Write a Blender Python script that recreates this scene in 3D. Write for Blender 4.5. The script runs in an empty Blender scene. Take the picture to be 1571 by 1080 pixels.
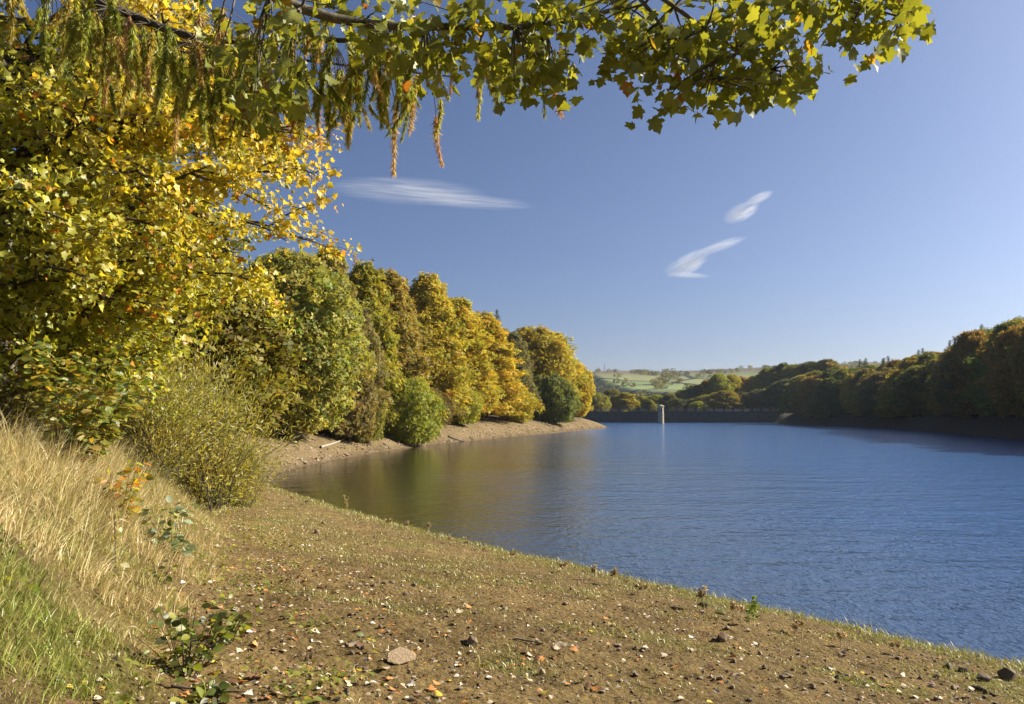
import bpy, bmesh, math
import numpy as np
from mathutils import Vector, Matrix

# ---------------------------------------------------------------- camera, sky, sun, exposure
scene = bpy.context.scene
F, CX, CY, HOR = 1222.0, 785.5, 540.0, 634.0        # focal length and optical centre of the photograph
PITCH = math.atan((HOR - CY) / F)
EYE = Vector((0.0, 0.0, 4.0))
cam_d = bpy.data.cameras.new('camera'); cam = bpy.data.objects.new('camera', cam_d)
scene.collection.objects.link(cam); scene.camera = cam
cam_d.sensor_width = 36; cam_d.lens = F / 1571 * 36; cam_d.clip_start = 0.05; cam_d.clip_end = 60000
cam.location = EYE; cam.rotation_euler = (math.pi / 2 + PITCH, 0, 0)

SUN_AZ, SUN_EL = math.radians(76), math.radians(30)   # azimuth clockwise from +Y
world = bpy.data.worlds.new('World'); scene.world = world; world.use_nodes = True
wn = world.node_tree; wn.nodes.clear()
sky = wn.nodes.new('ShaderNodeTexSky'); sky.sky_type = 'NISHITA'; sky.sun_disc = False
sky.sun_elevation = SUN_EL; sky.sun_rotation = SUN_AZ
sky.altitude = 200; sky.air_density = 0.6; sky.dust_density = 3.6; sky.ozone_density = 8.0
bg = wn.nodes.new('ShaderNodeBackground'); bg.inputs['Strength'].default_value = 0.054
wo = wn.nodes.new('ShaderNodeOutputWorld')
wn.links.new(sky.outputs[0], bg.inputs[0]); wn.links.new(bg.outputs[0], wo.inputs[0])

sun_d = bpy.data.lights.new('sun', 'SUN'); sun_d.energy = 5.0; sun_d.angle = math.radians(0.53); sun_d.color = (1, 0.91, 0.76)
sun = bpy.data.objects.new('sun', sun_d); scene.collection.objects.link(sun)
sdir = Vector((math.sin(SUN_AZ) * math.cos(SUN_EL), math.cos(SUN_AZ) * math.cos(SUN_EL), math.sin(SUN_EL)))
sun.rotation_euler = sdir.to_track_quat('Z', 'Y').to_euler()

scene.view_settings.view_transform = 'Standard'; scene.view_settings.look = 'None'
scene.view_settings.exposure = 1.28; scene.view_settings.gamma = 1.0; scene.view_settings.use_curve_mapping = False
cy = scene.cycles
cy.max_bounces = 6; cy.diffuse_bounces = 3; cy.glossy_bounces = 2; cy.transmission_bounces = 4; cy.transparent_max_bounces = 8
cy.volume_bounces = 1; cy.use_denoising = True; cy.caustics_reflective = False; cy.caustics_refractive = False
cy.sample_clamp_indirect = 4

# ---------------------------------------------------------------- helpers
COL = scene.collection
def rng_(s): return np.random.default_rng(s)
def smooth(a, b, x):
    t = np.clip((x - a) / (b - a), 0, 1); return t * t * (3 - 2 * t)
def _hash(ix, iy, s):
    h = (ix.astype(np.int64) * 374761393 + iy.astype(np.int64) * 668265263 + s * 974634777) & 0xFFFFFFFF
    h = ((h ^ (h >> 13)) * 1274126177) & 0xFFFFFFFF
    return ((h ^ (h >> 16)) & 0xFFFFFF) / float(0xFFFFFF)
def vnoise(x, y, s=0):
    x = np.asarray(x, float); y = np.asarray(y, float)
    ix = np.floor(x); iy = np.floor(y); fx = x - ix; fy = y - iy
    fx = fx * fx * (3 - 2 * fx); fy = fy * fy * (3 - 2 * fy)
    a = _hash(ix, iy, s); b = _hash(ix + 1, iy, s); c = _hash(ix, iy + 1, s); d = _hash(ix + 1, iy + 1, s)
    return (a * (1 - fx) + b * fx) * (1 - fy) + (c * (1 - fx) + d * fx) * fy
def fbm(x, y, s=0, o=4):
    t = 0; a = 0.5
    for k in range(o):
        t = t + a * (vnoise(np.asarray(x) * 2 ** k, np.asarray(y) * 2 ** k, s + k * 17) - 0.5); a *= 0.5
    return t
def norm(v): return v / np.maximum(np.linalg.norm(v, axis=-1, keepdims=True), 1e-9)
def ray(px, py):                                     # direction of a photograph pixel, y (forward) = 1
    r = (px - CX) / F; u = (CY - py) / F
    y = math.cos(PITCH) - u * math.sin(PITCH); z = math.sin(PITCH) + u * math.cos(PITCH)
    return r / y, z / y
def at(px, py, depth):
    a, b = ray(px, py); return np.array([a * depth, depth, 4 + b * depth])

def mesh_np(name, V, P, col=None, mat=None, smooth_=True):
    V = np.ascontiguousarray(V, np.float32)
    if not isinstance(P, (list, tuple)): P = [P]
    P = [np.asarray(p, np.int32) for p in P if len(p)]
    me = bpy.data.meshes.new(name)
    me.vertices.add(len(V)); me.vertices.foreach_set('co', V.ravel())
    nl = sum(p.size for p in P); npoly = sum(len(p) for p in P)
    me.loops.add(nl); me.polygons.add(npoly)
    me.loops.foreach_set('vertex_index', np.concatenate([p.ravel() for p in P]))
    tot = np.concatenate([np.full(len(p), p.shape[1], np.int32) for p in P])
    st = np.concatenate([[0], np.cumsum(tot)[:-1]]).astype(np.int32)
    me.polygons.foreach_set('loop_start', st); me.polygons.foreach_set('loop_total', tot)
    me.polygons.foreach_set('use_smooth', np.full(npoly, smooth_, bool))
    me.update(calc_edges=True)
    if col is not None:
        c = np.ones((len(V), 4), np.float32); c[:, :col.shape[1]] = col
        a = me.color_attributes.new('Col', 'FLOAT_COLOR', 'POINT'); a.data.foreach_set('color', c.ravel())
    if mat: me.materials.append(mat)
    return me
def obj(name, me, parent=None, loc=None):
    o = bpy.data.objects.new(name, me); COL.objects.link(o)
    if parent is not None: o.parent = parent
    if loc is not None: o.location = loc
    return o
def tag(o, label=None, cat=None, group=None, kind=None):
    if label: o['label'] = label
    if cat: o['category'] = cat
    if group: o['group'] = group
    if kind: o['kind'] = kind
    return o
def thing(name, label, cat, loc=(0, 0, 0), rz=0, group=None, scale=(1, 1, 1)):
    o = obj(name, None, None, loc); o.rotation_euler = (0, 0, rz); o.scale = scale; o.empty_display_size = 0.2
    return tag(o, label, cat, group)
def copy_tree(o, parent=None):
    c = o.copy(); COL.objects.link(c); c.parent = parent
    for ch in o.children: copy_tree(ch, c)
    return c

class MB:                                            # collects tubes and polygons into one mesh
    def __init__(s): s.v = []; s.q = []; s.t = []; s.n = 0
    def tube(s, pts, rad, k=6):
        pts = np.asarray(pts, float); n = len(pts); rad = np.broadcast_to(rad, (n,))
        d = norm(np.gradient(pts, axis=0)); ref = np.array([0.31, 0.17, 0.93])
        a = norm(np.cross(d, ref)); b = np.cross(d, a)
        th = np.arange(k) * 2 * math.pi / k
        ring = pts[:, None] + rad[:, None, None] * (a[:, None] * np.cos(th)[None, :, None] + b[:, None] * np.sin(th)[None, :, None])
        s.v.append(ring.reshape(-1, 3))
        i = np.arange(n - 1)[:, None] * k + np.arange(k)[None]; j = np.arange(n - 1)[:, None] * k + (np.arange(k)[None] + 1) % k
        s.q.append((np.stack([i, j, j + k, i + k], -1).reshape(-1, 4)) + s.n)
        s.n += n * k
    def box(s, lo, hi):
        (x0, y0, z0), (x1, y1, z1) = lo, hi
        v = [(x0,y0,z0),(x1,y0,z0),(x1,y1,z0),(x0,y1,z0),(x0,y0,z1),(x1,y0,z1),(x1,y1,z1),(x0,y1,z1)]
        s.v.append(np.array(v, float)); s.q.append(np.array([(0,3,2,1),(4,5,6,7),(0,1,5,4),(1,2,6,5),(2,3,7,6),(3,0,4,7)]) + s.n); s.n += 8
    def mesh(s, name, mat, sm=True): return mesh_np(name, np.concatenate(s.v), [np.concatenate(s.q)], None, mat, sm)

# leaf outlines: (x, y, z) with the stalk at the origin and the tip towards +y
def outline(half, centre, fold=0.18, curl=0.15):
    h = np.array(half, float); left = h[1:-1][::-1] * [-1, 1]
    ring = np.concatenate([h, left]); v = np.concatenate([[centre], ring])
    z = fold * np.abs(v[:, 0]) - curl * v[:, 1] ** 2
    n = len(ring); f = np.array([(0, 1 + i, 1 + (i + 1) % n) for i in range(n)])
    return np.column_stack([v, z]), f
MAPLE = outline([(0, 0), (.16, -.08), (.45, -.02), (.34, .17), (.58, .32), (.64, .5), (.5, .53), (.35, .51), (.36, .68), (.2, .78), (0, 1)], (0, .35))
MAPLE_S = outline([(0, 0), (.4, 0), (.36, .2), (.56, .5), (.33, .58), (0, 1)], (0, .38), .28, .3)
OVAL = outline([(0, 0), (.24, .2), (.33, .45), (.24, .72), (0, 1)], (0, .45))
OVAL_S = outline([(0, 0), (.24, .4), (0, 1)], (0, .45))
OAK = outline([(0, 0), (.13, .12), (.1, .25), (.27, .36), (.2, .5), (.33, .66), (.2, .76), (.14, .93), (0, 1)], (0, .5))
_tv = []; _tf = []
for k, a in enumerate((0, 2.2, 4.2)):           # tuft: three little blades fanned round a point
    c, s_ = math.cos(a), math.sin(a); w = .36
    b = [(0, 0, 0), (.5 * c - w * s_, .5 * s_ + w * c, .16), (c, s_, -.05), (.5 * c + w * s_, .5 * s_ - w * c, .1)]
    _tf.append((4 * k, 4 * k + 3, 4 * k + 2, 4 * k + 1)); _tv += b
TUFT = (np.array(_tv), np.array(_tf))
def leaves(C, tip, nrm, size, T, col):
    tv, tf = T; N = len(C); Y = norm(tip); Z = nrm - Y * (nrm * Y).sum(1, keepdims=True); Z = norm(Z); X = np.cross(Y, Z)
    s = np.broadcast_to(np.asarray(size), (N,))[:, None, None]
    V = C[:, None] + s * (X[:, None] * tv[None, :, 0, None] + Y[:, None] * tv[None, :, 1, None] + Z[:, None] * tv[None, :, 2, None])
    P = tf[None] + (np.arange(N) * len(tv))[:, None, None]
    return V.reshape(-1, 3), P.reshape(-1, tf.shape[1]), np.repeat(col, len(tv), 0)
def frame(c, tip, nrm, s):
    Y = Vector(tip).normalized(); Z = Vector(nrm); Z = (Z - Y * Z.dot(Y)).normalized(); X = Y.cross(Z)
    return Matrix(((X.x * s, Y.x * s, Z.x * s, c[0]), (X.y * s, Y.y * s, Z.y * s, c[1]), (X.z * s, Y.z * s, Z.z * s, c[2]), (0, 0, 0, 1)))
def mixcol(a, b, t): t = np.asarray(t)[:, None]; return np.asarray(a)[None] * (1 - t) + np.asarray(b)[None] * t
def rdir(r, n): return norm(r.normal(size=(n, 3)))

# ---------------------------------------------------------------- materials
def new_mat(name):
    m = bpy.data.materials.new(name); m.use_nodes = True; t = m.node_tree; t.nodes.clear()
    out = t.nodes.new('ShaderNodeOutputMaterial')
    def N(kind, **kw):
        n = t.nodes.new('ShaderNode' + kind)
        for k, v in kw.items():
            if k in n.inputs: n.inputs[k].default_value = v
            else: setattr(n, k, v)
        return n
    return m, t, out, N
def mul(t, N, a, b, blend='MULTIPLY', fac=1.0):
    n = N('MixRGB', blend_type=blend); n.inputs[0].default_value = fac
    t.links.new(a, n.inputs[1]); t.links.new(b, n.inputs[2]); return n.outputs[0]
def leaf_mat(name, trans=0.35, gloss=0.06, rough=0.5, tint=(1.25, 1.1, 0.5)):
    m, t, out, N = new_mat(name); L = t.links.new
    at_ = N('VertexColor', layer_name='Col'); oi = N('ObjectInfo')
    c = mul(t, N, at_.outputs[0], oi.outputs['Color'])
    d = N('BsdfDiffuse'); L(c, d.inputs['Color'])
    tn = N('RGB'); tn.outputs[0].default_value = (*tint, 1)
    tr = N('BsdfTranslucent'); L(mul(t, N, c, tn.outputs[0]), tr.inputs['Color'])
    mx = N('MixShader', Fac=trans); L(d.outputs[0], mx.inputs[1]); L(tr.outputs[0], mx.inputs[2])
    g = N('BsdfGlossy', Roughness=rough); g.inputs['Color'].default_value = (1, 1, 1, 1)
    m2 = N('MixShader', Fac=gloss); L(mx.outputs[0], m2.inputs[1]); L(g.outputs[0], m2.inputs[2])
    L(m2.outputs[0], out.inputs['Surface']); return m
def rough_mat(name, c1, c2, scale=6, bump=0.4, rough=0.9, dist=0.05, obj_color=False, stretch=(1, 1, 1)):
    m, t, out, N = new_mat(name); L = t.links.new
    tc = N('TexCoord'); mp = N('Mapping', Scale=stretch); L(tc.outputs['Object'], mp.inputs[0])
    n1 = N('TexNoise', Scale=scale, Detail=8.0, Roughness=0.65); L(mp.outputs[0], n1.inputs['Vector'])
    cr = N('ValToRGB'); cr.color_ramp.elements[0].position = .35; cr.color_ramp.elements[1].position = .68
    cr.color_ramp.elements[0].color = (*c1, 1); cr.color_ramp.elements[1].color = (*c2, 1); L(n1.outputs['Fac'], cr.inputs[0])
    c = cr.outputs[0]
    if obj_color: oi = N('ObjectInfo'); c = mul(t, N, c, oi.outputs['Color'])
    b = N('BsdfPrincipled', Roughness=rough); b.inputs['Specular IOR Level'].default_value = .25; L(c, b.inputs['Base Color'])
    bp = N('Bump', Strength=bump, Distance=dist); L(n1.outputs['Fac'], bp.inputs['Height']); L(bp.outputs[0], b.inputs['Normal'])
    L(b.outputs[0], out.inputs['Surface']); return m
M_LEAF = leaf_mat('leaf', .52, .025, .45); M_FAR = leaf_mat('far_leaf', .45, .012, .6, (1.15, 1.1, .6)); M_BLADE = leaf_mat('grass_blade', .3, .05, .45, (1.1, 1.05, .8)); M_DEAD = leaf_mat('dead_leaf', .12, .04, .55, (1.1, 1, .8))
M_BARK = rough_mat('bark', (.035, .028, .02), (.11, .095, .07), 9, .8, .95, .03, False, (1, 1, .3))
M_PALE_BARK = rough_mat('mossy_bark', (.05, .05, .025), (.2, .17, .12), 12, .8, .95, .02, False, (1, 1, .4))
M_STONE = rough_mat('stone', (.16, .125, .085), (.34, .28, .2), 11, .5, .85, .02, True)
M_WALL = rough_mat('dam_stone', (.03, .028, .027), (.085, .075, .066), 1.5, .5, .9, .1)
M_TOWER = rough_mat('tower_stone', (.27, .22, .14), (.44, .37, .25), 2.5, .4, .85, .05)
M_WOOD = rough_mat('bleached_wood', (.16, .13, .1), (.42, .36, .28), 14, .5, .85, .01, True, (1, 1, 1))
M_STRAW = rough_mat('straw', (.34, .27, .14), (.5, .42, .24), 20, .1, .8, .01)
M_STEEL = rough_mat('steel', (.1, .1, .1), (.2, .2, .2), 5, .1, .5)

def ground_mat():
    m, t, out, N = new_mat('ground'); L = t.links.new
    tc = N('TexCoord'); va = N('VertexColor', layer_name='Col')
    nA = N('TexNoise', Scale=1.7, Detail=10.0, Roughness=.7); L(tc.outputs['Object'], nA.inputs['Vector'])
    nB = N('TexNoise', Scale=22.0, Detail=8.0, Roughness=.72); L(tc.outputs['Object'], nB.inputs['Vector'])
    vo = N('TexVoronoi', Scale=16.0); L(tc.outputs['Object'], vo.inputs['Vector'])
    r1 = N('ValToRGB'); e = r1.color_ramp.elements; e[0].position = .3; e[0].color = (.6, .58, .55, 1); e[1].position = .7; e[1].color = (1.3, 1.28, 1.25, 1); L(nA.outputs['Fac'], r1.inputs[0])
    r2 = N('ValToRGB'); e = r2.color_ramp.elements; e[0].position = .33; e[0].color = (.5, .48, .46, 1); e[1].position = .66; e[1].color = (1.4, 1.38, 1.35, 1); L(nB.outputs['Fac'], r2.inputs[0])
    c = mul(t, N, mul(t, N, va.outputs[0], r1.outputs[0]), r2.outputs[0])
    # far farmland: field parcels with hedges (mask in alpha of Col)
    mp = N('Mapping', Scale=(1 / 130, 1 / 210, 1)); L(tc.outputs['Object'], mp.inputs[0])
    v1 = N('TexVoronoi', Scale=1.0, voronoi_dimensions='2D'); L(mp.outputs[0], v1.inputs['Vector'])
    v2 = N('TexVoronoi', Scale=1.0, voronoi_dimensions='2D', feature='DISTANCE_TO_EDGE'); L(mp.outputs[0], v2.inputs['Vector'])
    sp = N('SeparateColor'); L(v1.outputs['Color'], sp.inputs[0])
    fr = N('ValToRGB'); e = fr.color_ramp.elements; e[0].color = (.13, .17, .06, 1); e[1].color = (.22, .25, .1, 1)
    e2 = fr.color_ramp.elements.new(.45); e2.color = (.18, .22, .08, 1); e3 = fr.color_ramp.elements.new(.72); e3.color = (.2, .17, .08, 1); e4 = fr.color_ramp.elements.new(.85); e4.color = (.07, .08, .03, 1)
    L(sp.outputs[0], fr.inputs[0])
    hd = N('ValToRGB'); e = hd.color_ramp.elements; e[0].position = .03; e[0].color = (.03, .035, .02, 1); e[1].position = .055; e[1].color = (1, 1, 1, 1); L(v2.outputs['Distance'], hd.inputs[0])
    fld = mul(t, N, fr.outputs[0], hd.outputs[0])
    mx = N('MixRGB'); L(va.outputs['Alpha'], mx.inputs[0]); L(c, mx.inputs[1]); L(fld, mx.inputs[2])
    b = N('BsdfPrincipled', Roughness=.95); b.inputs['Specular IOR Level'].default_value = .15; L(mx.outputs[0], b.inputs['Base Color'])
    sm = N('Math', operation='MULTIPLY_ADD'); L(vo.outputs['Distance'], sm.inputs[0]); sm.inputs[1].default_value = -.6; L(nB.outputs['Fac'], sm.inputs[2])
    bp = N('Bump', Strength=1.0, Distance=.08); L(sm.outputs[0], bp.inputs['Height']); L(bp.outputs[0], b.inputs['Normal'])
    L(b.outputs[0], out.inputs['Surface']); return m
def water_mat():
    m, t, out, N = new_mat('water'); L = t.links.new
    tc = N('TexCoord')
    mp = N('Mapping', Rotation=(0, 0, math.radians(-28)), Scale=(1, .38, 1)); L(tc.outputs['Object'], mp.inputs[0])
    n1 = N('TexNoise', Scale=4.2, Detail=3.0, Roughness=.6); L(mp.outputs[0], n1.inputs['Vector'])
    mp2 = N('Mapping', Rotation=(0, 0, math.radians(35)), Scale=(.45, 1, 1)); L(tc.outputs['Object'], mp2.inputs[0])
    n2 = N('TexNoise', Scale=.9, Detail=3.0); L(mp2.outputs[0], n2.inputs['Vector'])
    wv = N('TexWave', Scale=.45, Distortion=9.0, Detail=2.0, bands_direction='X'); wv.inputs['Detail Scale'].default_value = .6
    mp3 = N('Mapping', Rotation=(0, 0, math.radians(32))); L(tc.outputs['Object'], mp3.inputs[0]); L(mp3.outputs[0], wv.inputs['Vector'])
    a1 = N('Math', operation='MULTIPLY_ADD'); L(n2.outputs['Fac'], a1.inputs[0]); a1.inputs[1].default_value = .7; L(n1.outputs['Fac'], a1.inputs[2])
    mp4 = N('Mapping', Rotation=(0, 0, math.radians(-12)), Scale=(.5, 1, 1)); L(tc.outputs['Object'], mp4.inputs[0])
    n3 = N('TexNoise', Scale=.32, Detail=4.0, Roughness=.7); L(mp4.outputs[0], n3.inputs['Vector'])
    a3 = N('Math', operation='MULTIPLY_ADD'); L(n3.outputs['Fac'], a3.inputs[0]); a3.inputs[1].default_value = 2.2; L(a1.outputs[0], a3.inputs[2])
    a2 = N('Math', operation='MULTIPLY_ADD'); L(wv.outputs['Fac'], a2.inputs[0]); a2.inputs[1].default_value = .07; L(a3.outputs[0], a2.inputs[2])
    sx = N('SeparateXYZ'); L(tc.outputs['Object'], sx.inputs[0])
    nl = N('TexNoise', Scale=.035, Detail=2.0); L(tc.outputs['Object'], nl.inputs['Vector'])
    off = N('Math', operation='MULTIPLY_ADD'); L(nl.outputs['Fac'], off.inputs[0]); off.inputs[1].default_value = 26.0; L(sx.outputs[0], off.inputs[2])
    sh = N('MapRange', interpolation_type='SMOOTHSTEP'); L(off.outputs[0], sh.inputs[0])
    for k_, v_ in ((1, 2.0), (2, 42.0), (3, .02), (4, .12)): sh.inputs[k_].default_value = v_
    bp = N('Bump', Strength=1.0); L(a2.outputs[0], bp.inputs['Height']); L(sh.outputs[0], bp.inputs['Distance'])
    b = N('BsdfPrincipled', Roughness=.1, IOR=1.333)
    refl_mix = N('MapRange', interpolation_type='SMOOTHSTEP'); L(off.outputs[0], refl_mix.inputs[0]); refl_mix.inputs[1].default_value = 4.0; refl_mix.inputs[2].default_value = 40.0
    wc = N('MixRGB'); L(refl_mix.outputs[0], wc.inputs[0]); wc.inputs[1].default_value = (.03, .028, .012, 1); wc.inputs[2].default_value = (.035, .1, .25, 1); L(wc.outputs[0], b.inputs['Base Color'])  # water tint: reflected trees at the cove and reflected sky beyond are painted in
    L(bp.outputs[0], b.inputs['Normal']); L(b.outputs[0], out.inputs['Surface']); return m
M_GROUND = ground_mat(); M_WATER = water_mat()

# ---------------------------------------------------------------- terrain
SHORE = np.array([(62, -62), (32, -21.4), (8, 12.4), (-.3, 23), (-6.5, 32), (-11.7, 40.4), (-14.6, 47), (-15.8, 54), (-15.3, 67.9), (-13.9, 82.8), (-10.5, 101.8), (-2.7, 128.6),
                  (8.6, 162.9), (20, 198), (25.6, 218), (27, 228), (21, 240), (6, 262), (2, 310), (12, 346), (60, 347), (112, 347), (106, 320), (104, 300), (108, 257), (103, 222),
                  (88.7, 163), (76.6, 119), (70, 80), (75, 30), (95, -20), (112, -62)], float)
def shore_dist(x, y):                                # positive on land
    A = SHORE; B = np.roll(SHORE, -1, 0); best = np.full(x.shape, 1e9); ins = np.zeros(x.shape, bool)
    for a, b in zip(A, B):
        ab = b - a; t = np.clip(((x - a[0]) * ab[0] + (y - a[1]) * ab[1]) / (ab @ ab), 0, 1)
        best = np.minimum(best, np.hypot(x - a[0] - t * ab[0], y - a[1] - t * ab[1]))
        c = ((a[1] > y) != (b[1] > y)); xi = a[0] + (y - a[1]) / (ab[1] if abs(ab[1]) > 1e-9 else 1e-9) * ab[0]
        ins ^= c & (x < xi)
    return np.where(ins, -best, best)
MY = [-8, 2, 4.8, 7, 10.8, 16, 26, 40, 60]; MX = [-1.0, -1.75, -2.1, -2.75, -3.85, -5.6, -10.2, -18.5, -26]
def mound_dist(x, y): return (np.interp(y, MY, MX) - x) * .9
def height(x, y, fine=True, parts=False):
    x = np.asarray(x, float); y = np.asarray(y, float)
    ds = shore_dist(x, y) + .9 * fbm(x * .35, y * .35, 5) * smooth(20, 60, np.hypot(x, y)) + .35 * fbm(x * .9, y * .9, 8)
    ds = ds - 16 * smooth(334, 342, y) * (1 - smooth(104, 116, x)) * (y < 700)
    d = np.maximum(ds, 0)
    near = .157 * np.minimum(d, 18) + .02 * np.maximum(d - 18, 0) + .25 * (1 - np.exp(-d / .45))
    left = 3.3 * (1 - np.exp(-d / 7)) + .06 * np.minimum(d, 90) + .12 * (1 - np.exp(-d / .3))
    right = 4.2 * (1 - np.exp(-d / 6)) + .15 * np.minimum(d, 120)
    damz = 4.6 * (1 - np.exp(-d / 3)) - 14 * smooth(25, 160, d)
    wr = smooth(38, 62, x) * smooth(-80, -20, y); wd = smooth(336, 350, y); wl = smooth(26, 48, y) * (1 - wr)
    z = near * (1 - wl) * (1 - wr) + left * wl + right * wr
    right_hill = smooth(112, 150, x)
    z = z * (1 - wd) + (damz * (1 - right_hill) + right * right_hill) * wd
    mnd = smooth(-.2, 1.9, mound_dist(x, y) + .5 * fbm(x * 1.1, y * 1.1, 3)) * (1 - smooth(45, 70, y)) * (1 - wr) * (x < 10)
    z = z + mnd * (1.12 + .3 * fbm(x * .6, y * .6, 2))
    r = np.hypot(x, y); az = np.arctan2(x, y)
    ridge = 84 + 50 * (az - .1) + 26 * fbm(az * 9, r * .0004, 31, 5) + 4 * fbm(az * 60, r * .001, 37, 3)
    z = z + ridge * smooth(650, 2100, r) - 25 * smooth(2100, 3800, r) + 10 * fbm(x * .004, y * .004, 77) * smooth(500, 1000, r)
    if fine:
        z = z + .09 * fbm(x * 1.2, y * 1.2, 11, 4) * smooth(.1, .8, d) + .11 * fbm(x * 6, y * 6, 13, 4) * smooth(.1, .8, d) * (1 - smooth(30, 60, r)) \
            + .5 * fbm(x * .15, y * .15, 15, 3) * smooth(6, 20, d) * smooth(40, 70, r)
    z = np.where(ds < 0, np.maximum(.3 * ds, -4), z)
    if parts: return z, ds, mnd, wl, wr, wd, r
    return z
def hz(x, y): return float(height(np.array([x]), np.array([y]))[0])

A1 = np.radians(np.arange(-42, 42, .22)); A2 = np.radians(np.arange(42, 318, 2.0)); ANG = np.concatenate([A1, A2]); NA = len(ANG)
RAD = np.concatenate([[.25, .7, 1.2], np.arange(1.6, 14, .05), 14 * 1.028 ** np.arange(0, 216)]); RAD = RAD[RAD < 5600]; NR = len(RAD)
X = (RAD[:, None] * np.sin(ANG)).ravel(); Y = (RAD[:, None] * np.cos(ANG)).ravel()
Z, DS, MND, WL, WR, WD, RR = height(X, Y, True, True)
soil = np.array([.25, .178, .07]); soil2 = np.array([.16, .112, .044]); shingle = np.array([.24, .18, .1]); litter = np.array([.08, .055, .028]); turf = np.array([.12, .13, .035]); mud = np.array([.11, .075, .045]); dark = np.array([.085, .068, .05])  # dark: right-bank soil with the bank's shade put into its colour
c = mixcol(soil, soil2, np.clip(.5 + 1.6 * fbm(X * .5, Y * .5, 41), 0, 1))
gm = np.clip(smooth(.0, .35, fbm(X * .8, Y * .8, 43) + .18 * np.exp(-np.maximum(DS, 0) / 1.5) - .04), 0, 1) * (1 - WL) * (1 - WR) * .8
c = c * (1 - gm[:, None]) + np.array([.13, .14, .03]) * gm[:, None]
lw = WL * smooth(.5, 3, 20 - np.abs(Y) * 0); c = c * (1 - lw[:, None]) + mixcol(shingle, [.17, .13, .06], np.clip(.5 + 1.5 * fbm(X * .3, Y * .3, 47), 0, 1)) * lw[:, None]
for w, cc in ((smooth(5, 9, DS) * WL * (RR > 30), litter), (MND * .8, turf), (WR, dark), (smooth(4, 8, DS) * WR, litter), (WD, turf * .6), (np.exp(-np.maximum(DS, 0) / .4) * (DS > -.5) * .75, mud), ((DS < 0) * 1.0, mud)):
    w = np.asarray(w, float)[:, None]; c = c * (1 - w) + np.asarray(cc)[None] * w
far = smooth(560, 700, RR)
moor = smooth(62, 84, Z + 22 * fbm(X * .003, Y * .003, 51)) * (RR > 900)
mc = mixcol([.075, .055, .045], [.15, .12, .07], np.clip(.5 + 2 * fbm(X * .006, Y * .006, 53), 0, 1))
c = c * (1 - moor[:, None]) + mc * moor[:, None]
colr = np.column_stack([np.clip(c, 0, 1), far * (1 - moor)])
V = np.column_stack([X, Y, Z]); i = np.arange(NR - 1)[:, None] * NA + np.arange(NA)[None]; j = np.arange(NR - 1)[:, None] * NA + (np.arange(NA)[None] + 1) % NA
Q = np.stack([i, i + NA, j + NA, j], -1).reshape(-1, 4)
V = np.concatenate([V, [[0, 0, hz(0, 0)]]]); colr = np.concatenate([colr, colr[:1]])
T0 = np.column_stack([np.full(NA, len(V) - 1), np.arange(NA), (np.arange(NA) + 1) % NA])
g = obj('ground', mesh_np('ground', V, [Q, T0], colr, M_GROUND, True)); tag(g, 'bare brown mud slope, wooded banks and distant farmed hillside', None, None, 'structure')

wp = SHORE + 0.0
cen = np.array([45, 150.0])
def grow(p):                                         # push the sheet a little under the banks
    out = []
    for k in range(len(p)):
        e = norm((p[(k + 1) % len(p)] - p[k - 1])[None])[0]; out.append(p[k] + np.array([e[1], -e[0]]) * -1.6 * ORI)
    return np.array(out)
area = .5 * np.sum(wp[:, 0] * np.roll(wp[:, 1], -1) - np.roll(wp[:, 0], -1) * wp[:, 1]); ORI = -1 if area > 0 else 1
wg = grow(wp)
me = bpy.data.meshes.new('water'); bm = bmesh.new(); bm.faces.new([bm.verts.new((p[0], p[1], 0)) for p in wg]); bmesh.ops.triangulate(bm, faces=bm.faces[:]); bmesh.ops.recalc_face_normals(bm, faces=bm.faces[:])
for f in bm.faces:
    if f.normal.z < 0: f.normal_flip()
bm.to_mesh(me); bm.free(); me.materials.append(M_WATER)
tag(obj('water', me), 'rippled blue reservoir water', None, None, 'structure')

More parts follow.
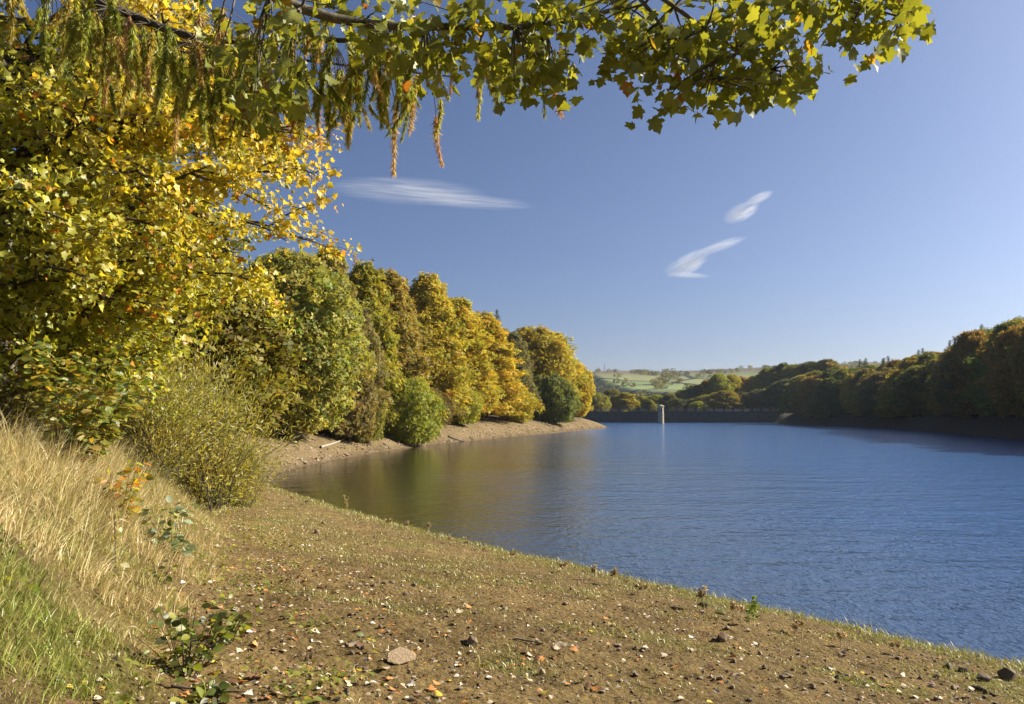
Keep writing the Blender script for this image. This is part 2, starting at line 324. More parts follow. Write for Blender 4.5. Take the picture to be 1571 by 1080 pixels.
# ---------------------------------------------------------------- tree prototypes (base at the origin)
PROTO = bpy.data.collections.new('unused')
def broad_mesh(seed, H=15.0, W=9.0, base=.06, n_lobe=170, n_leaf=21000, size=.23, profile=0, streak=0.0, LS=.095):
    r = rng_(seed); tr = MB()
    lean = r.normal(size=2) * .03 * H; tz = np.linspace(0, .8, 7)
    trunk = np.column_stack([lean[0] * tz ** 2, lean[1] * tz ** 2, tz * H]); trunk[:, :2] += r.normal(size=(7, 2)) * .06
    tr.tube(trunk, .022 * H * (1 - tz) ** .8 + .02, 8)
    def R(t):
        if profile == 0: return np.sqrt(np.clip(1 - ((t - .45) / .56) ** 2, 0.02, 1))          # dome
        if profile == 1: return np.clip(1 - t, .03, 1) ** .48 * np.clip(.8 + 2.0 * t, 0, 1)     # tall, tapering
        return np.clip(1.02 - t, .02, 1) ** .9                                                  # cone
    t = base + (1 - base) * r.random(n_lobe) ** .9; az = r.random(n_lobe) * 6.2832 + 0; q = np.sqrt(r.random(n_lobe)) * .35 + .55
    ax, ay = 1 + .15 * r.normal(), 1 + .15 * r.normal()
    tt = (t - base) / (1 - base); rad = W / 2 * R(tt) * q * (1 + .22 * r.normal(size=n_lobe))
    C = np.column_stack([rad * np.cos(az) * ax, rad * np.sin(az) * ay, t * H * .97])
    lr = W * LS * (.65 + .8 * r.random(n_lobe)) * (.55 + .45 * R(tt))
    for k in range(n_lobe):
        if k % 3 == 0:
            p0 = np.array([np.interp(max(C[k, 2] * .72, .3), trunk[:, 2], trunk[:, i_]) for i_ in range(3)]); p1 = C[k]
            mid = (p0 + p1) / 2 + [0, 0, .08 * np.linalg.norm(p1 - p0)]; tr.tube([p0, mid, p1], [.008 * H, .005 * H, .0015 * H], 5)
    w = lr ** 2; k = r.choice(n_lobe, n_leaf, p=w / w.sum()); D = rdir(r, n_leaf)
    out = norm(np.column_stack([C[:, 0], C[:, 1], .35 * (C[:, 2] - .4 * H)]))[k]
    D = norm(D + .45 * out + [0, 0, .25]); rr = lr[k] * (.55 + .5 * r.random(n_leaf) ** .6)
    P = C[k] + D * rr[:, None] * [1, 1, .9]
    P += out * (streak * r.random(n_leaf) * lr[k])[:, None] - np.array([0, 0, 1]) * (streak * .35 * r.random(n_leaf) * lr[k])[:, None]
    sh = r.random(n_leaf) < .6; ns = int(sh.sum()); ta = r.random(ns) ** .85; aa = r.random(ns) * 6.2832          # loose outer shell between the boughs
    bump_ = 1 + .55 * fbm(np.cos(aa) * 2.2 + 9, np.sin(aa) * 2.2 + ta * 7, seed, 4)
    rs = W / 2 * R(ta) * (.62 + .42 * r.random(ns) ** .5) * bump_
    P[sh] = np.column_stack([rs * np.cos(aa) * ax, rs * np.sin(aa) * ay, H * (base + (1 - base) * ta * (.95 + .09 * r.random(ns) ** 3))])
    D[sh] = norm(np.column_stack([np.cos(aa), np.sin(aa), .2 + .8 * ta])); out[sh] = D[sh]
    P[:, 2] = np.maximum(P[:, 2], .03 * H)
    nr = norm(D + .9 * rdir(r, n_leaf) + [0, 0, .2]); tip = rdir(r, n_leaf) + out * .7 - [0, 0, .3]
    lob = 1 + .13 * r.normal(size=n_lobe); hue = .09 * r.normal(size=n_lobe)
    b = np.clip(lob[k] * (1 + .2 * r.normal(size=n_leaf)), .4, 1.7); h = hue[k] + .1 * r.normal(size=n_leaf)
    col = np.column_stack([b * (1 + h), b, b * (1 - .5 * h)])
    v, p, cc = leaves(P, tip, nr, size * (.6 + .8 * r.random(n_leaf)), TUFT, col)
    return mesh_np('crown', v, p, cc, M_FAR), tr.mesh('trunk', M_BARK)
def conifer_mesh(seed, H=17.0, W=7.5, n=60, droop=.35, size=.34):
    r = rng_(seed); tr = MB(); tr.tube([(0, 0, 0), (.05, 0, H * .5), (0, 0, H)], [.16, .1, .015], 7); P = []; Tp = []; S = []
    for k in range(n):
        t = .08 + .92 * k / n; L = W / 2 * (1 - t) ** .85 * (.7 + .6 * r.random()) + .05
        for a in r.random(6) * 6.2832:
            m = max(3, int(L / .22)); s = np.linspace(.12, 1, m); z = t * H + L * (.12 * s - droop * s ** 2)
            q = np.column_stack([np.cos(a) * s * L, np.sin(a) * s * L, z]); tr.tube(q[[0, -1]], [.02, .006], 3)
            for _ in range(2 + (t < .6)):
                P.append(q + r.normal(size=q.shape) * [.14, .14, .08]); Tp.append(np.tile([np.cos(a), np.sin(a), -.5], (m, 1)) + .6 * r.normal(size=(m, 3))); S.append(np.full(m, size) * (1 - .72 * t))
    P = np.concatenate(P); Tp = np.concatenate(Tp); S = np.concatenate(S); N_ = len(P)
    b = np.clip(1 + .25 * r.normal(size=N_), .4, 1.7); h = .1 * r.normal(size=N_)
    v, p, cc = leaves(P, Tp, norm(rdir(r, N_) + [0, 0, .7]), S * (.6 + .6 * r.random(N_)), TUFT, np.column_stack([b * (1 + h), b, b]))
    return mesh_np('crown', v, p, cc, M_FAR), tr.mesh('trunk', M_BARK)
PROT = {
    'dome0': (broad_mesh(1), 15, 9), 'dome1': (broad_mesh(2, 15, 9, .06, 190, 22000, .23, 0, .6), 15, 9),
    'tall0': (broad_mesh(3, 17, 8, .06, 210, 22000, .23, 1, .7), 17, 8), 'tall1': (broad_mesh(4, 17, 8, .04, 220, 22000, .23, 1, 1.0), 17, 8),
    'spruce': (conifer_mesh(6), 17, 5.5), 'larch': (conifer_mesh(7, 18, 6.5, 60, .1, .3), 18, 6.5),
    'bush0': (broad_mesh(8, 5, 6, .02, 80, 12000, .15, 0, .8, .11), 5, 6), 'fine0': (broad_mesh(9, 12, 8.5, .05, 200, 26000, .21, 0, .6, .09), 12, 8.5), 'fine1': (broad_mesh(10, 13, 9, .08, 170, 20000, .22, 1, .5), 13, 9),
}
def tree(name, label, px, depth, top, wpx, color, proto, group=None, base=None, seed=0, x=None, bx=0):
    r = rng_(seed + int(abs(px) * 7 + depth * 13))
    X0 = ray(px, HOR)[0] * depth if x is None else x
    zb = hz(X0, depth) - .1 if base is None else base
    zt = 4 + ray(px, top)[1] * depth
    (cm, tm), H, W = PROT[proto]; s = (zt - zb) / H; sw = wpx * (1.36 if 'tall' in proto else 1.22) / F * depth / W
    o = thing(name, label, 'bush' if 'bush' in name else 'tree', (X0, depth, zb), r.random() * 6.28, group, (sw, sw, s))
    obj('trunk', tm, o); cr = obj('crown', cm, o); cr.color = (*color, 1); return o
GOLD = (.46, .36, .04); YELL = (.41, .35, .045); YGRN = (.33, .33, .05); OLIV = (.27, .26, .055); BROWN = (.29, .24, .08); GREEN = (.2, .24, .045); BGREEN = (.26, .31, .04); ORNG = (.46, .29, .055); DARK = (.13, .14, .055); FIR = (.06, .085, .04)
LEFT = [
 ('beech_tree', 'golden yellow tree at the outermost tip of the wooded point', 872, 203, 552, 52, GOLD, 'dome0'),
 ('beech_tree', 'golden olive tree second from the tip of the wooded point', 846, 196, 512, 80, YELL, 'dome1'),
 ('oak_tree', 'olive gold round tree on the point beside the dark grey-green tree', 820, 186, 503, 84, (.38, .3, .04), 'dome0'),
 ('willow_tree', 'dark grey-green narrow tree between golden trees on the point', 787, 172, 512, 62, (.2, .18, .075), 'tall0'),
 ('pine_tree', 'dark green conifer top rising behind the golden wood', 762, 190, 474, 44, FIR, 'spruce'),
 ('pine_tree', 'olive conifer top rising beside the dark green conifer', 742, 182, 476, 44, (.09, .1, .035), 'larch'),
 ('beech_tree', 'deep gold tree beside the dark grey-green tree', 742, 152, 492, 96, (.46, .35, .04), 'tall1'),
 ('beech_tree', 'broad amber tree standing mid way along the wooded shore', 702, 138, 470, 100, GOLD, 'tall0'),
 ('larch_tree', 'tall thin amber larch behind the broad amber tree', 722, 160, 472, 40, ORNG, 'larch'),
 ('beech_tree', 'tall yellow-gold tree with ragged crown above bare shore', 655, 124, 434, 104, (.42, .34, .045), 'tall1'),
 ('larch_tree', 'orange larch tip between two golden tree crowns', 622, 122, 424, 48, ORNG, 'larch'),
 ('larch_tree', 'slim orange-brown larch above the bright green bush', 596, 112, 408, 58, (.44, .26, .045), 'larch'),
 ('oak_tree', 'olive brown tree directly behind the bright green bush', 592, 100, 428, 104, (.31, .24, .055), 'tall0'),
 ('larch_tree', 'pale orange larch spire highest above the shore wood', 541, 96, 386, 60, (.42, .28, .06), 'larch'),
 ('beech_tree', 'yellow-green tree left of the orange larches', 556, 94, 416, 88, (.34, .3, .04), 'tall1'),
 ('birch_tree', 'brownish olive feathery tree beside the dense green tree', 500, 84, 392, 96, (.29, .25, .06), 'tall0'),
 ('birch_tree', 'drooping brown-green tree over the shore behind olive bush', 536, 80, 470, 90, (.25, .205, .07), 'dome1'),
 ('sycamore_tree', 'dense fresh green tree overhanging the shingle bank', 440, 70, 394, 172, (.3, .29, .06), 'fine0'),
 ('alder_bush', 'rounded olive bush at the top of the shingle bank', 552, 84, 574, 60, (.26, .24, .045), 'bush0'),
 ('willow_bush', 'bright green rounded bush standing out on the shingle bank', 630, 96, 586, 76, (.29, .3, .045), 'bush0'),
 ('hazel_bush', 'low yellow bush at the foot of the deep gold tree', 792, 158, 590, 44, YELL, 'bush0'),
 ('hazel_bush', 'dark green low bush at the foot of the pointed headland trees', 846, 178, 578, 62, (.16, .18, .045), 'bush0'),
 ('hazel_bush', 'yellow-green low bush under the broad amber tree', 700, 128, 592, 60, (.32, .3, .04), 'bush0'),
 ('hazel_bush', 'brownish low bush under the tall yellow-gold tree', 664, 118, 598, 50, (.2, .15, .05), 'bush0'),
]
for k, (n, lab, px, d, top, w, colr_, pr) in enumerate(LEFT): tree(n, lab, px, d, top + (0 if pr == 'larch' else -9 * (px < 760 and pr in ('tall0', 'tall1'))), w, colr_, pr, 'autumn trees along the left shore', seed=k)
r = rng_(99)
for k in range(46):                                  # rows behind the front trees
    y = 40 + 190 * (k + r.random()) / 46; xs = np.interp(y, SHORE[5:16, 1], SHORE[5:16, 0]); x0 = xs - 12 - 15 * r.random()
    d = y; px = CX + x0 / y * F; H = 12 + 3.5 * r.random(); zb = hz(x0, y); top = HOR - (zb + H - 4) / y * F
    if y < 62: top = max(top, 300)
    tree('oak_tree', ['yellow', 'olive', 'golden', 'brown', 'yellow-green'][k % 5] + ' tree in the rows behind the left shore trees', px, y, top, (7 + 2 * r.random()) / y * F, [YELL, OLIV, GOLD, BROWN, YGRN][k % 5], ['dome0', 'tall0', 'dome1', 'tall1'][k % 4], 'trees behind the left shore trees', seed=k, x=x0)
for k, (x0, y, H, w, cc, pr) in enumerate([(-13.5, 27, 10, 8, (.2, .17, .03), 'fine1'), (-20, 24, 11, 9, (.13, .14, .03), 'fine1'), (-14.5, 20, 6, 6, (.15, .13, .03), 'fine0'), (-19, 33, 12, 9, OLIV, 'fine1'), (-18, 17, 10, 9, (.14, .15, .03), 'fine0'), (-28, 36, 13, 10, OLIV, 'fine1'), (-26, 26, 12, 9, BROWN, 'fine1'), (-34, 47, 14, 10, YELL, 'fine1'), (-24, 44, 13, 9, (.2, .18, .03), 'fine1')]):
    px = CX + x0 / y * F; zb = hz(x0, y); tree('maple_tree', ['olive', 'dark green', 'brown-green', 'dusky olive', 'deep green', 'pale olive', 'brown', 'yellow', 'yellow-olive'][k] + ' tree in the wood behind the big yellow maple', px, y, HOR - (zb + H - 4) / y * F, w / y * F, cc, pr, 'trees behind the yellow maple', seed=k, x=x0)
# opposite shore
r = rng_(7); path = SHORE[22:30][::-1]; seg = np.linalg.norm(np.diff(path, axis=0), axis=1); cum = np.concatenate([[0], np.cumsum(seg)])
RC = [((.2, .2, .055), 'olive'), ((.15, .17, .055), 'deep green'), ((.27, .22, .065), 'brownish'), ((.22, .24, .055), 'mid green'), ((.34, .22, .055), 'russet'), ((.38, .29, .05), 'dull gold'), ((.22, .18, .075), 'grey-brown')]
cnt = 0
for row, off in enumerate((5.5, 12, 20, 29, 39, 51)):
    n = int(cum[-1] / (8.2 + row * .5))
    for k in range(n):
        s = cum[-1] * (k + .2 + .6 * r.random()) / n; x0 = np.interp(s, cum, path[:, 0]); y0 = np.interp(s, cum, path[:, 1])
        t_ = norm(np.array([[np.interp(s + 6, cum, path[:, 0]) - np.interp(s - 6, cum, path[:, 0]), np.interp(s + 6, cum, path[:, 1]) - np.interp(s - 6, cum, path[:, 1])]]))[0]
        x0 += off * max(t_[1], .35) + r.normal() * 1.2; y0 += -off * t_[0] * .6 + r.normal() * 1.5
        if y0 < 84 or shore_dist(np.array([x0]), np.array([y0]))[0] < 3.2: continue
        con = row >= 2 and r.random() < .36; H = (15.0 if con else 11.5) + 3.5 * r.random() + 2.5 * (y0 < 200); zb = hz(x0, y0)
        cc, cn = (FIR, '') if con else RC[r.integers(len(RC))]
        if not con and r.random() < .1 and row >= 2: cc, cn = (.45, .27, .035), 'bright amber'
        px = CX + x0 / y0 * F
        tree('spruce_tree' if con else 'oak_tree', 'dark pointed conifer in the wood on the opposite shore' if con else (cn + ' broadleaf tree at the water edge of the opposite shore wood' if row == 0 else cn + ' broadleaf tree on the slope of the opposite shore wood'),
             px, y0, HOR - (zb + H - 4) / y0 * F, (6.5 if con else 8 + 3 * r.random()) / y0 * F, cc, 'spruce' if con else ['dome0', 'tall1', 'tall0', 'dome1'][k % 4], 'trees on the opposite shore', seed=k + row * 50, x=x0); cnt += 1
BEH = [(918, 372, 603, 26, OLIV), (938, 385, 598, 26, (.2, .19, .05)), (960, 380, 603, 32, YELL), (985, 400, 608, 22, OLIV), (1006, 395, 606, 26, YGRN), (1028, 392, 604, 26, (.22, .2, .04)), (1048, 400, 598, 24, OLIV), (1066, 398, 592, 28, DARK), (1084, 396, 584, 26, ORNG), (1104, 392, 574, 30, (.26, .27, .04)), (1124, 400, 576, 26, YELL), (1142, 402, 580, 26, ORNG),
       (1160, 405, 577, 30, YGRN), (1180, 402, 566, 28, OLIV), (1204, 400, 558, 34, DARK), (1090, 372, 606, 34, OLIV), (1113, 370, 600, 36, (.3, .24, .03)), (1140, 374, 602, 32, DARK), (1165, 372, 598, 34, DARK), (1190, 372, 594, 34, OLIV), (1062, 374, 612, 26, (.2, .17, .05)), (1072, 366, 616, 20, YGRN), (1040, 372, 612, 24, DARK), (996, 376, 613, 18, OLIV), (1222, 396, 560, 44, OLIV), (1248, 388, 556, 46, DARK), (1272, 384, 552, 46, BROWN), (1212, 366, 582, 40, DARK), (1238, 366, 576, 42, OLIV)]
BN = {OLIV: 'olive', YELL: 'yellow', YGRN: 'yellow-green', ORNG: 'orange', DARK: 'dark green', BROWN: 'brown'}
for k, (px, d, top, w, cc) in enumerate(BEH): tree('oak_tree', BN.get(cc, 'pale gold') + ' autumn tree rising behind the dam wall', px, d, top, w * 1.25, cc, ['dome0', 'dome1', 'tall0'][k % 3], 'trees behind the dam', seed=k, base=hz(ray(px, HOR)[0] * d, d) - 2)
# far hedgerow trees and copses: one uncountable mass
r = rng_(21); n = 2600; az = r.uniform(-.1, .45, n); rr_ = 620 + 1050 * r.random(n) ** .8; keep = vnoise(az * 60 + .004 * rr_, rr_ * .014, 5) > .66; az = az[keep]; rr_ = rr_[keep]
px_, py_ = rr_ * np.sin(az), rr_ * np.cos(az); pz_ = height(px_, py_, False); Cc = []; Dd = []
for k in range(len(az)):
    m = 16; D = rdir(r, m); Cc.append(np.array([px_[k], py_[k], pz_[k] + 3.5]) + D * [4.5, 4.5, 3.2]); Dd.append(D)
Cc = np.concatenate(Cc); Dd = np.concatenate(Dd); b = np.repeat(.7 + .6 * r.random(len(az)), 16) ; b = b * (1 + .15 * r.normal(size=len(b)))
v, p, cc = leaves(Cc, rdir(r, len(Cc)), Dd, 2.4, TUFT, np.column_stack([b * .13, b * .12, b * .04]))
tag(obj('distant_woodland', mesh_np('distant_woodland', v, p, cc, M_FAR)), 'scattered hedgerow trees and copses on the distant hillside', 'woodland', None, 'stuff')
# ---------------------------------------------------------------- dam, valve tower, masts
dam = thing('dam', 'long dark stone dam wall with railed crest across the far water', 'dam', (0, 347, 0))
m = MB(); x0, x1 = 8.0, 118.0
m.box((x0, -.5, -3), (x1, 6, 4.55))
obj('wall', m.mesh('wall', M_WALL, False), dam)
m = MB(); m.box((x0, -.7, 4.56), (x1, -.2, 4.8)); obj('coping', m.mesh('coping', M_WALL, False), dam)
mp_ = MB(); mp_.box((-.22, -.62, 4.81), (.22, -.3, 6.15)); mp_.box((-.3, -.68, 6.15), (.3, -.24, 6.3)); post_me = mp_.mesh('post', M_WALL, False)
for k in range(27): obj('post', post_me, dam, (x0 + 2 + 4.1 * k, 0, 0))
mr_ = MB()
for zz in (5.2, 5.55, 5.9): mr_.tube([(0, -.46, zz), (3.66, -.46, zz)], .045, 5)
rail_me = mr_.mesh('railing', M_STEEL)
for k in range(26): obj('railing', rail_me, dam, (x0 + 2.22 + 4.1 * k, 0, 0))
m = MB(); m.box((86, -.28, 4.81), (103, -.1, 5.5)); obj('parapet', m.mesh('parapet', M_TOWER, False), dam)
tw = thing('valve_tower', 'pale sunlit stone valve tower standing in front of the dam', 'tower', (*at(1014, HOR, 328)[:2], 0))
def ngon(name, segs, k, mat, rot=math.pi / 8):
    v = []; q = []
    for (rr, zz) in segs: v += [(rr * math.cos(rot + 2 * math.pi * a / k), rr * math.sin(rot + 2 * math.pi * a / k), zz) for a in range(k)]
    for s in range(len(segs) - 1): q += [(s * k + a, s * k + (a + 1) % k, (s + 1) * k + (a + 1) % k, (s + 1) * k + a) for a in range(k)]
    me = bpy.data.meshes.new(name); me.from_pydata(v, [], q + [tuple(range(k))[::-1], tuple((len(segs) - 1) * k + a for a in range(k))]); me.polygons.foreach_set('use_smooth', np.zeros(len(me.polygons), bool)); me.materials.append(mat); return me
obj('shaft', ngon('shaft', [(1.3, -3), (1.2, 3.55), (1.2, 3.551), (1.12, 6.55)], 8, M_TOWER), tw)
obj('band', ngon('band', [(1.22, 3.4), (1.36, 3.45), (1.36, 3.75), (1.2, 3.8)], 8, M_TOWER), tw)
obj('cap', ngon('cap', [(1.15, 6.56), (1.45, 6.7), (1.45, 6.95), (.8, 7.3), (.1, 7.6)], 8, M_TOWER), tw)
m = MB(); m.box((-.32, -1.16, 4.6), (.32, -1.0, 5.7)); obj('window', m.mesh('window', M_WALL, False), tw)
m = MB(); m.tube([(-.9, 0, 6.9), (-1.1, 0, 7.7), (-1.5, 0, 8.0)], .07, 5); obj('lamp_bracket', m.mesh('lamp_bracket', M_STEEL), tw)
def mast(px, top, label):
    d = 2050; X0 = ray(px, HOR)[0] * d; zb = hz(X0, d) - 1; H = 4 + ray(px, top)[1] * d - zb
    o = thing('radio_mast', label, 'mast', (X0, d, zb)); m = MB()
    for sx, sy in ((1, 1), (1, -1), (-1, 1), (-1, -1)): m.tube([(sx * 1.6, sy * 1.6, 0), (sx * .35, sy * .35, H)], [.4, .22], 4)
    obj('leg_frame', m.mesh('leg_frame', M_STEEL), o); m = MB()
    for z0 in np.linspace(.08, .92, 9): w_ = 1.6 - 1.25 * z0; m.tube([(-w_, -w_, z0 * H), (w_, -w_, z0 * H + 1.5)], .2, 4); m.tube([(w_, w_, z0 * H), (-w_, w_, z0 * H + 1.5)], .2, 4)
    obj('bracing', m.mesh('bracing', M_STEEL), o)
mast(928, 558, 'taller thin lattice mast on the distant ridge'); mast(946, 566, 'shorter thin lattice mast on the distant ridge')

# ---------------------------------------------------------------- big yellow maple
def big_maple():
    r = rng_(5); bx, by = -9.3, 14.0; bz = hz(bx, by) - .1
    root = thing('maple_tree', 'large golden yellow maple spreading over the grassy bank', 'tree', (bx, by, bz)); cz = 8.1 - bz; RX, RY, RZ = 6.1, 5.6, 4.0
    tz = np.linspace(0, 7.8, 9); trunk = np.column_stack([.25 * np.sin(tz * .7) + .04 * tz, .15 * np.cos(tz * .6), tz])
    tm = MB(); tm.tube(trunk, np.interp(tz, [0, 1, 7.8], [.34, .24, .06]), 10); obj('trunk', tm.mesh('trunk', M_PALE_BARK), root)
    br = MB(); LC = []; LT = []; twigs = []
    for k in range(60):
        h = 1.0 + 7.2 * ((k * .618) % 1.0); az = (k * 2.39996) + r.normal() * .2
        if k % 2: az = r.uniform(-1.6, 1.0)
        el = (h - cz * .95) / RZ * 1.1 + r.normal() * .12; d = np.array([math.cos(az) * math.cos(el), math.sin(az) * math.cos(el), math.sin(el)])
        if k >= 46: az = (-.1, -.65)[k % 2] + .1 * r.normal(); el = -.5 + 1.5 * (k - 46) / 13; h = cz + 2.6 * (k - 50) / 13; d = np.array([math.cos(az) * math.cos(el), math.sin(az) * math.cos(el), math.sin(el)])
        end = np.array([0, 0, cz]) + d * [RX, RY, RZ] * (.86 + .12 * r.random()); st = np.array([np.interp(h, tz, trunk[:, 0]), np.interp(h, tz, trunk[:, 1]), h])
        s = np.linspace(0, 1, 8)[:, None]; L_ = np.linalg.norm(end - st); pts = st + (end - st) * s + np.array([0, 0, 1]) * .5 * np.sin(s * math.pi) * r.uniform(-.3, 1) + r.normal(size=(8, 3)) * .1 * s
        br.tube(pts, np.interp(s[:, 0], [0, 1], [.075, .013]), 6)
        for q in range(11):
            f = .25 + .75 * (q + r.random()) / 11; p0 = np.array([np.interp(f, s[:, 0], pts[:, i_]) for i_ in range(3)]); dm = norm((end - st)[None])[0]
            sd = np.cross(dm, [0, 0, 1]) * r.choice([-1, 1]); dd = norm((dm * r.uniform(.2, 1) + sd * r.uniform(.3, 1.1) + np.array([0, 0, r.uniform(-.35, .4)]))[None])[0]; l2 = (.8 + 1.3 * r.random()) * (1.25 - .6 * f)
            ss = np.linspace(0, 1, 4)[:, None]; pp = p0 + dd * l2 * ss + np.array([0, 0, -.18 * l2]) * ss ** 2; br.tube(pp, [.026, .019, .012, .006], 4)
            for w in range(6):
                f2 = .2 + .8 * (w + r.random()) / 6; a0 = np.array([np.interp(f2, ss[:, 0], pp[:, i_]) for i_ in range(3)]); td = norm((dd + .9 * r.normal(size=3) * [1, 1, .5])[None])[0]; l3 = .25 + .4 * r.random()
                br.tube([a0, a0 + td * l3 * .5 + [0, 0, .02], a0 + td * l3 - [0, 0, .05]], [.007, .005, .003], 3)
                nl = 17 if math.cos(az) > -.35 else 7; u = r.random(nl)[:, None]; LC.append(a0 + td * l3 * u + r.normal(size=(nl, 3)) * .1); LT.append(td + .9 * r.normal(size=(nl, 3)) + [0, 0, -.5])
    obj('branches', br.mesh('branches', M_BARK), root)
    C = np.concatenate(LC); T = np.concatenate(LT); N_ = len(C)
    e = (C - [0, 0, cz]) / [RX, RY, RZ]; out = np.linalg.norm(e, axis=1)
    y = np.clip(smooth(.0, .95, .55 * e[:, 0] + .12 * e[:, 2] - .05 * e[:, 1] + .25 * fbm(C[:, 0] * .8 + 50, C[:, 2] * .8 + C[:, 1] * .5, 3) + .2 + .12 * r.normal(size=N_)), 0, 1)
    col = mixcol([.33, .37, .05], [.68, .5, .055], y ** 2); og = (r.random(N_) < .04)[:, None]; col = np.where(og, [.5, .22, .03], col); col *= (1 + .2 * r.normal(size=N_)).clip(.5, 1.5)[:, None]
    nr = norm(rdir(r, N_) + [.25, -.2, .7]); S = .088 * (.45 + 1.0 * r.random(N_))
    vis = np.argsort(-(e[:, 0] * 1.0 - e[:, 1] * .7 + .15 * r.normal(size=N_)))[:300]; mask = np.ones(N_, bool); mask[vis] = False
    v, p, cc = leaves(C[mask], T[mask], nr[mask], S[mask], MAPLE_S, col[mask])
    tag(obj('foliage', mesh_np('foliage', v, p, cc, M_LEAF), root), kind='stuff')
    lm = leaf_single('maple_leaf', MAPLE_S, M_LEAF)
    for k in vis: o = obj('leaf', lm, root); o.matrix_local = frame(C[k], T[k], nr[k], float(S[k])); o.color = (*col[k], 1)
def leaf_single(name, T, mat): return mesh_np(name, T[0], T[1], np.ones((len(T[0]), 3)), mat)
big_maple()

# ---------------------------------------------------------------- overhanging boughs: sycamore and larch, trunks beside the camera
LEAF_BIG = [leaf_single('sycamore_leaf', MAPLE, M_LEAF), leaf_single('sycamore_leaf', (MAPLE[0] * [1, 1, -.6] + np.column_stack([np.zeros(len(MAPLE[0])), np.zeros(len(MAPLE[0])), .12 * MAPLE[0][:, 1]]), MAPLE[1]), M_LEAF), leaf_single('sycamore_leaf', (MAPLE[0] * [.85, 1, 2.0], MAPLE[1]), M_LEAF)]
def px_path(pts, depth): return np.array([at(a, b, d) for (a, b), d in zip(pts, depth)])
def resample(p, n):
    s = np.concatenate([[0], np.cumsum(np.linalg.norm(np.diff(p, axis=0), axis=1))]); t = np.linspace(0, s[-1], n)
    q = np.column_stack([np.interp(t, s, p[:, k]) for k in range(3)])
    for _ in range(2): q[1:-1] = .25 * q[:-2] + .5 * q[1:-1] + .25 * q[2:]
    return q
def overhang():
    r = rng_(31); bx, by = -5.2, 1.6; bz = hz(bx, by) - .1
    root = thing('sycamore_tree', 'sycamore tree with lobed green leaves on a bough overhanging the sky', 'tree', (bx, by, bz)); B = np.array([bx, by, bz])
    tp = np.array([(bx, by, bz), (bx + .1, by, bz + 2), (bx + .05, by + .2, bz + 4.4), (bx + .2, by + .3, bz + 7)]) - B; m = MB(); m.tube(resample(tp, 10), np.linspace(.3, .12, 10), 12); obj('trunk', m.mesh('trunk', M_PALE_BARK), root)
    top = tp[-2] + B
    paths = [resample(np.array([top, at(60, -260, 3.6), at(400, -8, 4.4), at(505, 30, 4.55), at(575, 42, 4.65), at(700, 40, 4.75), at(800, 44, 4.8), at(880, 32, 4.85), at(960, 10, 4.9)]), 40),
             resample(np.array([tp[-1] + B, at(300, -330, 3.7), at(700, -150, 4.2), at(930, -60, 4.4), at(1040, 10, 4.5), at(1110, 72, 4.55), at(1180, 110, 4.6)]), 40),
             resample(np.array([at(930, -60, 4.4), at(1010, 30, 4.3), at(1040, 80, 4.3), at(1090, 120, 4.25)]), 14),
             resample(np.array([at(700, -150, 4.2), at(1050, -90, 4.3), at(1240, -30, 4.4), at(1330, 15, 4.45), at(1380, 25, 4.45)]), 24)]
    bl = MB()
    for p_, (r0, r1) in zip(paths, ((.075, .014), (.07, .008), (.014, .006), (.03, .006))):
        bl.tube(p_ - B, np.linspace(r0, r1, len(p_)) , 8)
    allp = np.concatenate([p_[8:] if len(p_) > 30 else p_ for p_ in paths])
    C = []; Tt = []
    # (px box, depth range, number of leaf tufts)
    for (a0, b0, a1, b1, d0, d1, n) in [(560, 0, 880, 110, 4.3, 5.2, 34), (640, 90, 870, 150, 4.4, 5.1, 16), (800, 110, 860, 165, 4.5, 4.8, 5), (860, 0, 960, 70, 4.3, 5.1, 10), (930, 60, 1010, 130, 4.2, 4.8, 9), (960, 0, 1230, 110, 4.0, 5.0, 46), (1060, 100, 1240, 172, 4.1, 4.8, 22), (990, 150, 1060, 185, 4.2, 4.4, 3), (1220, 0, 1400, 38, 4.2, 4.8, 15), (1300, 30, 1395, 92, 4.3, 4.7, 8),
                                        (330, 30, 470, 180, 3.9, 4.6, 16), (440, 0, 600, 70, 4.2, 5, 12), (880, -200, 1380, 0, 3.8, 5.4, 18), (300, -200, 880, 0, 3.8, 5.6, 16)]:
        for k in range(n):
            e = at(r.uniform(a0, a1), r.uniform(b0, b1), r.uniform(d0, d1)); cand = allp[allp[:, 2] > e[2] - .05]; cand = cand if len(cand) else allp
            q = cand[np.argmin(np.linalg.norm(cand - e, axis=1))]; mid = (q + e) / 2 + [0, 0, .05] + r.normal(size=3) * .03
            e2 = e - [0, 0, -.05]; bl.tube(resample(np.array([q, mid, e2]), 5) - B, [.009, .007, .005, .004, .003], 4)
            for _ in range(10): C.append(e2 + np.clip(r.normal(size=3), -1.5, 1.5) * [.105, .105, .06]); Tt.append(norm(np.array([[r.normal() * .8, r.normal() * .8, -.75 + .4 * r.normal()]]))[0])
    obj('branches', bl.mesh('branches', M_PALE_BARK), root)
    C = np.array(C) - B; Tt = np.array(Tt); N_ = len(C); nr = norm(rdir(r, N_) * .9 + [0, -.35, .6]); S = .071 * (.5 + .9 * r.random(N_))
    col = mixcol([.16, .185, .026], [.34, .35, .045], r.random(N_) ** 1.3); col = np.where((r.random(N_) < .03)[:, None], [.42, .28, .04], col); col = np.where((r.random(N_) < .012)[:, None], [.36, .14, .03], col)
    W_ = C + B; scr = np.column_stack([CX + W_[:, 0] / W_[:, 1] * F, HOR - (W_[:, 2] - 4) / W_[:, 1] * F]); inn = np.where((scr[:, 1] > -5) & (scr[:, 0] > 300))[0]
    order = inn[np.argsort(W_[inn, 1] + .3 * r.random(len(inn)))][:300]; mask = np.ones(N_, bool); mask[order] = False
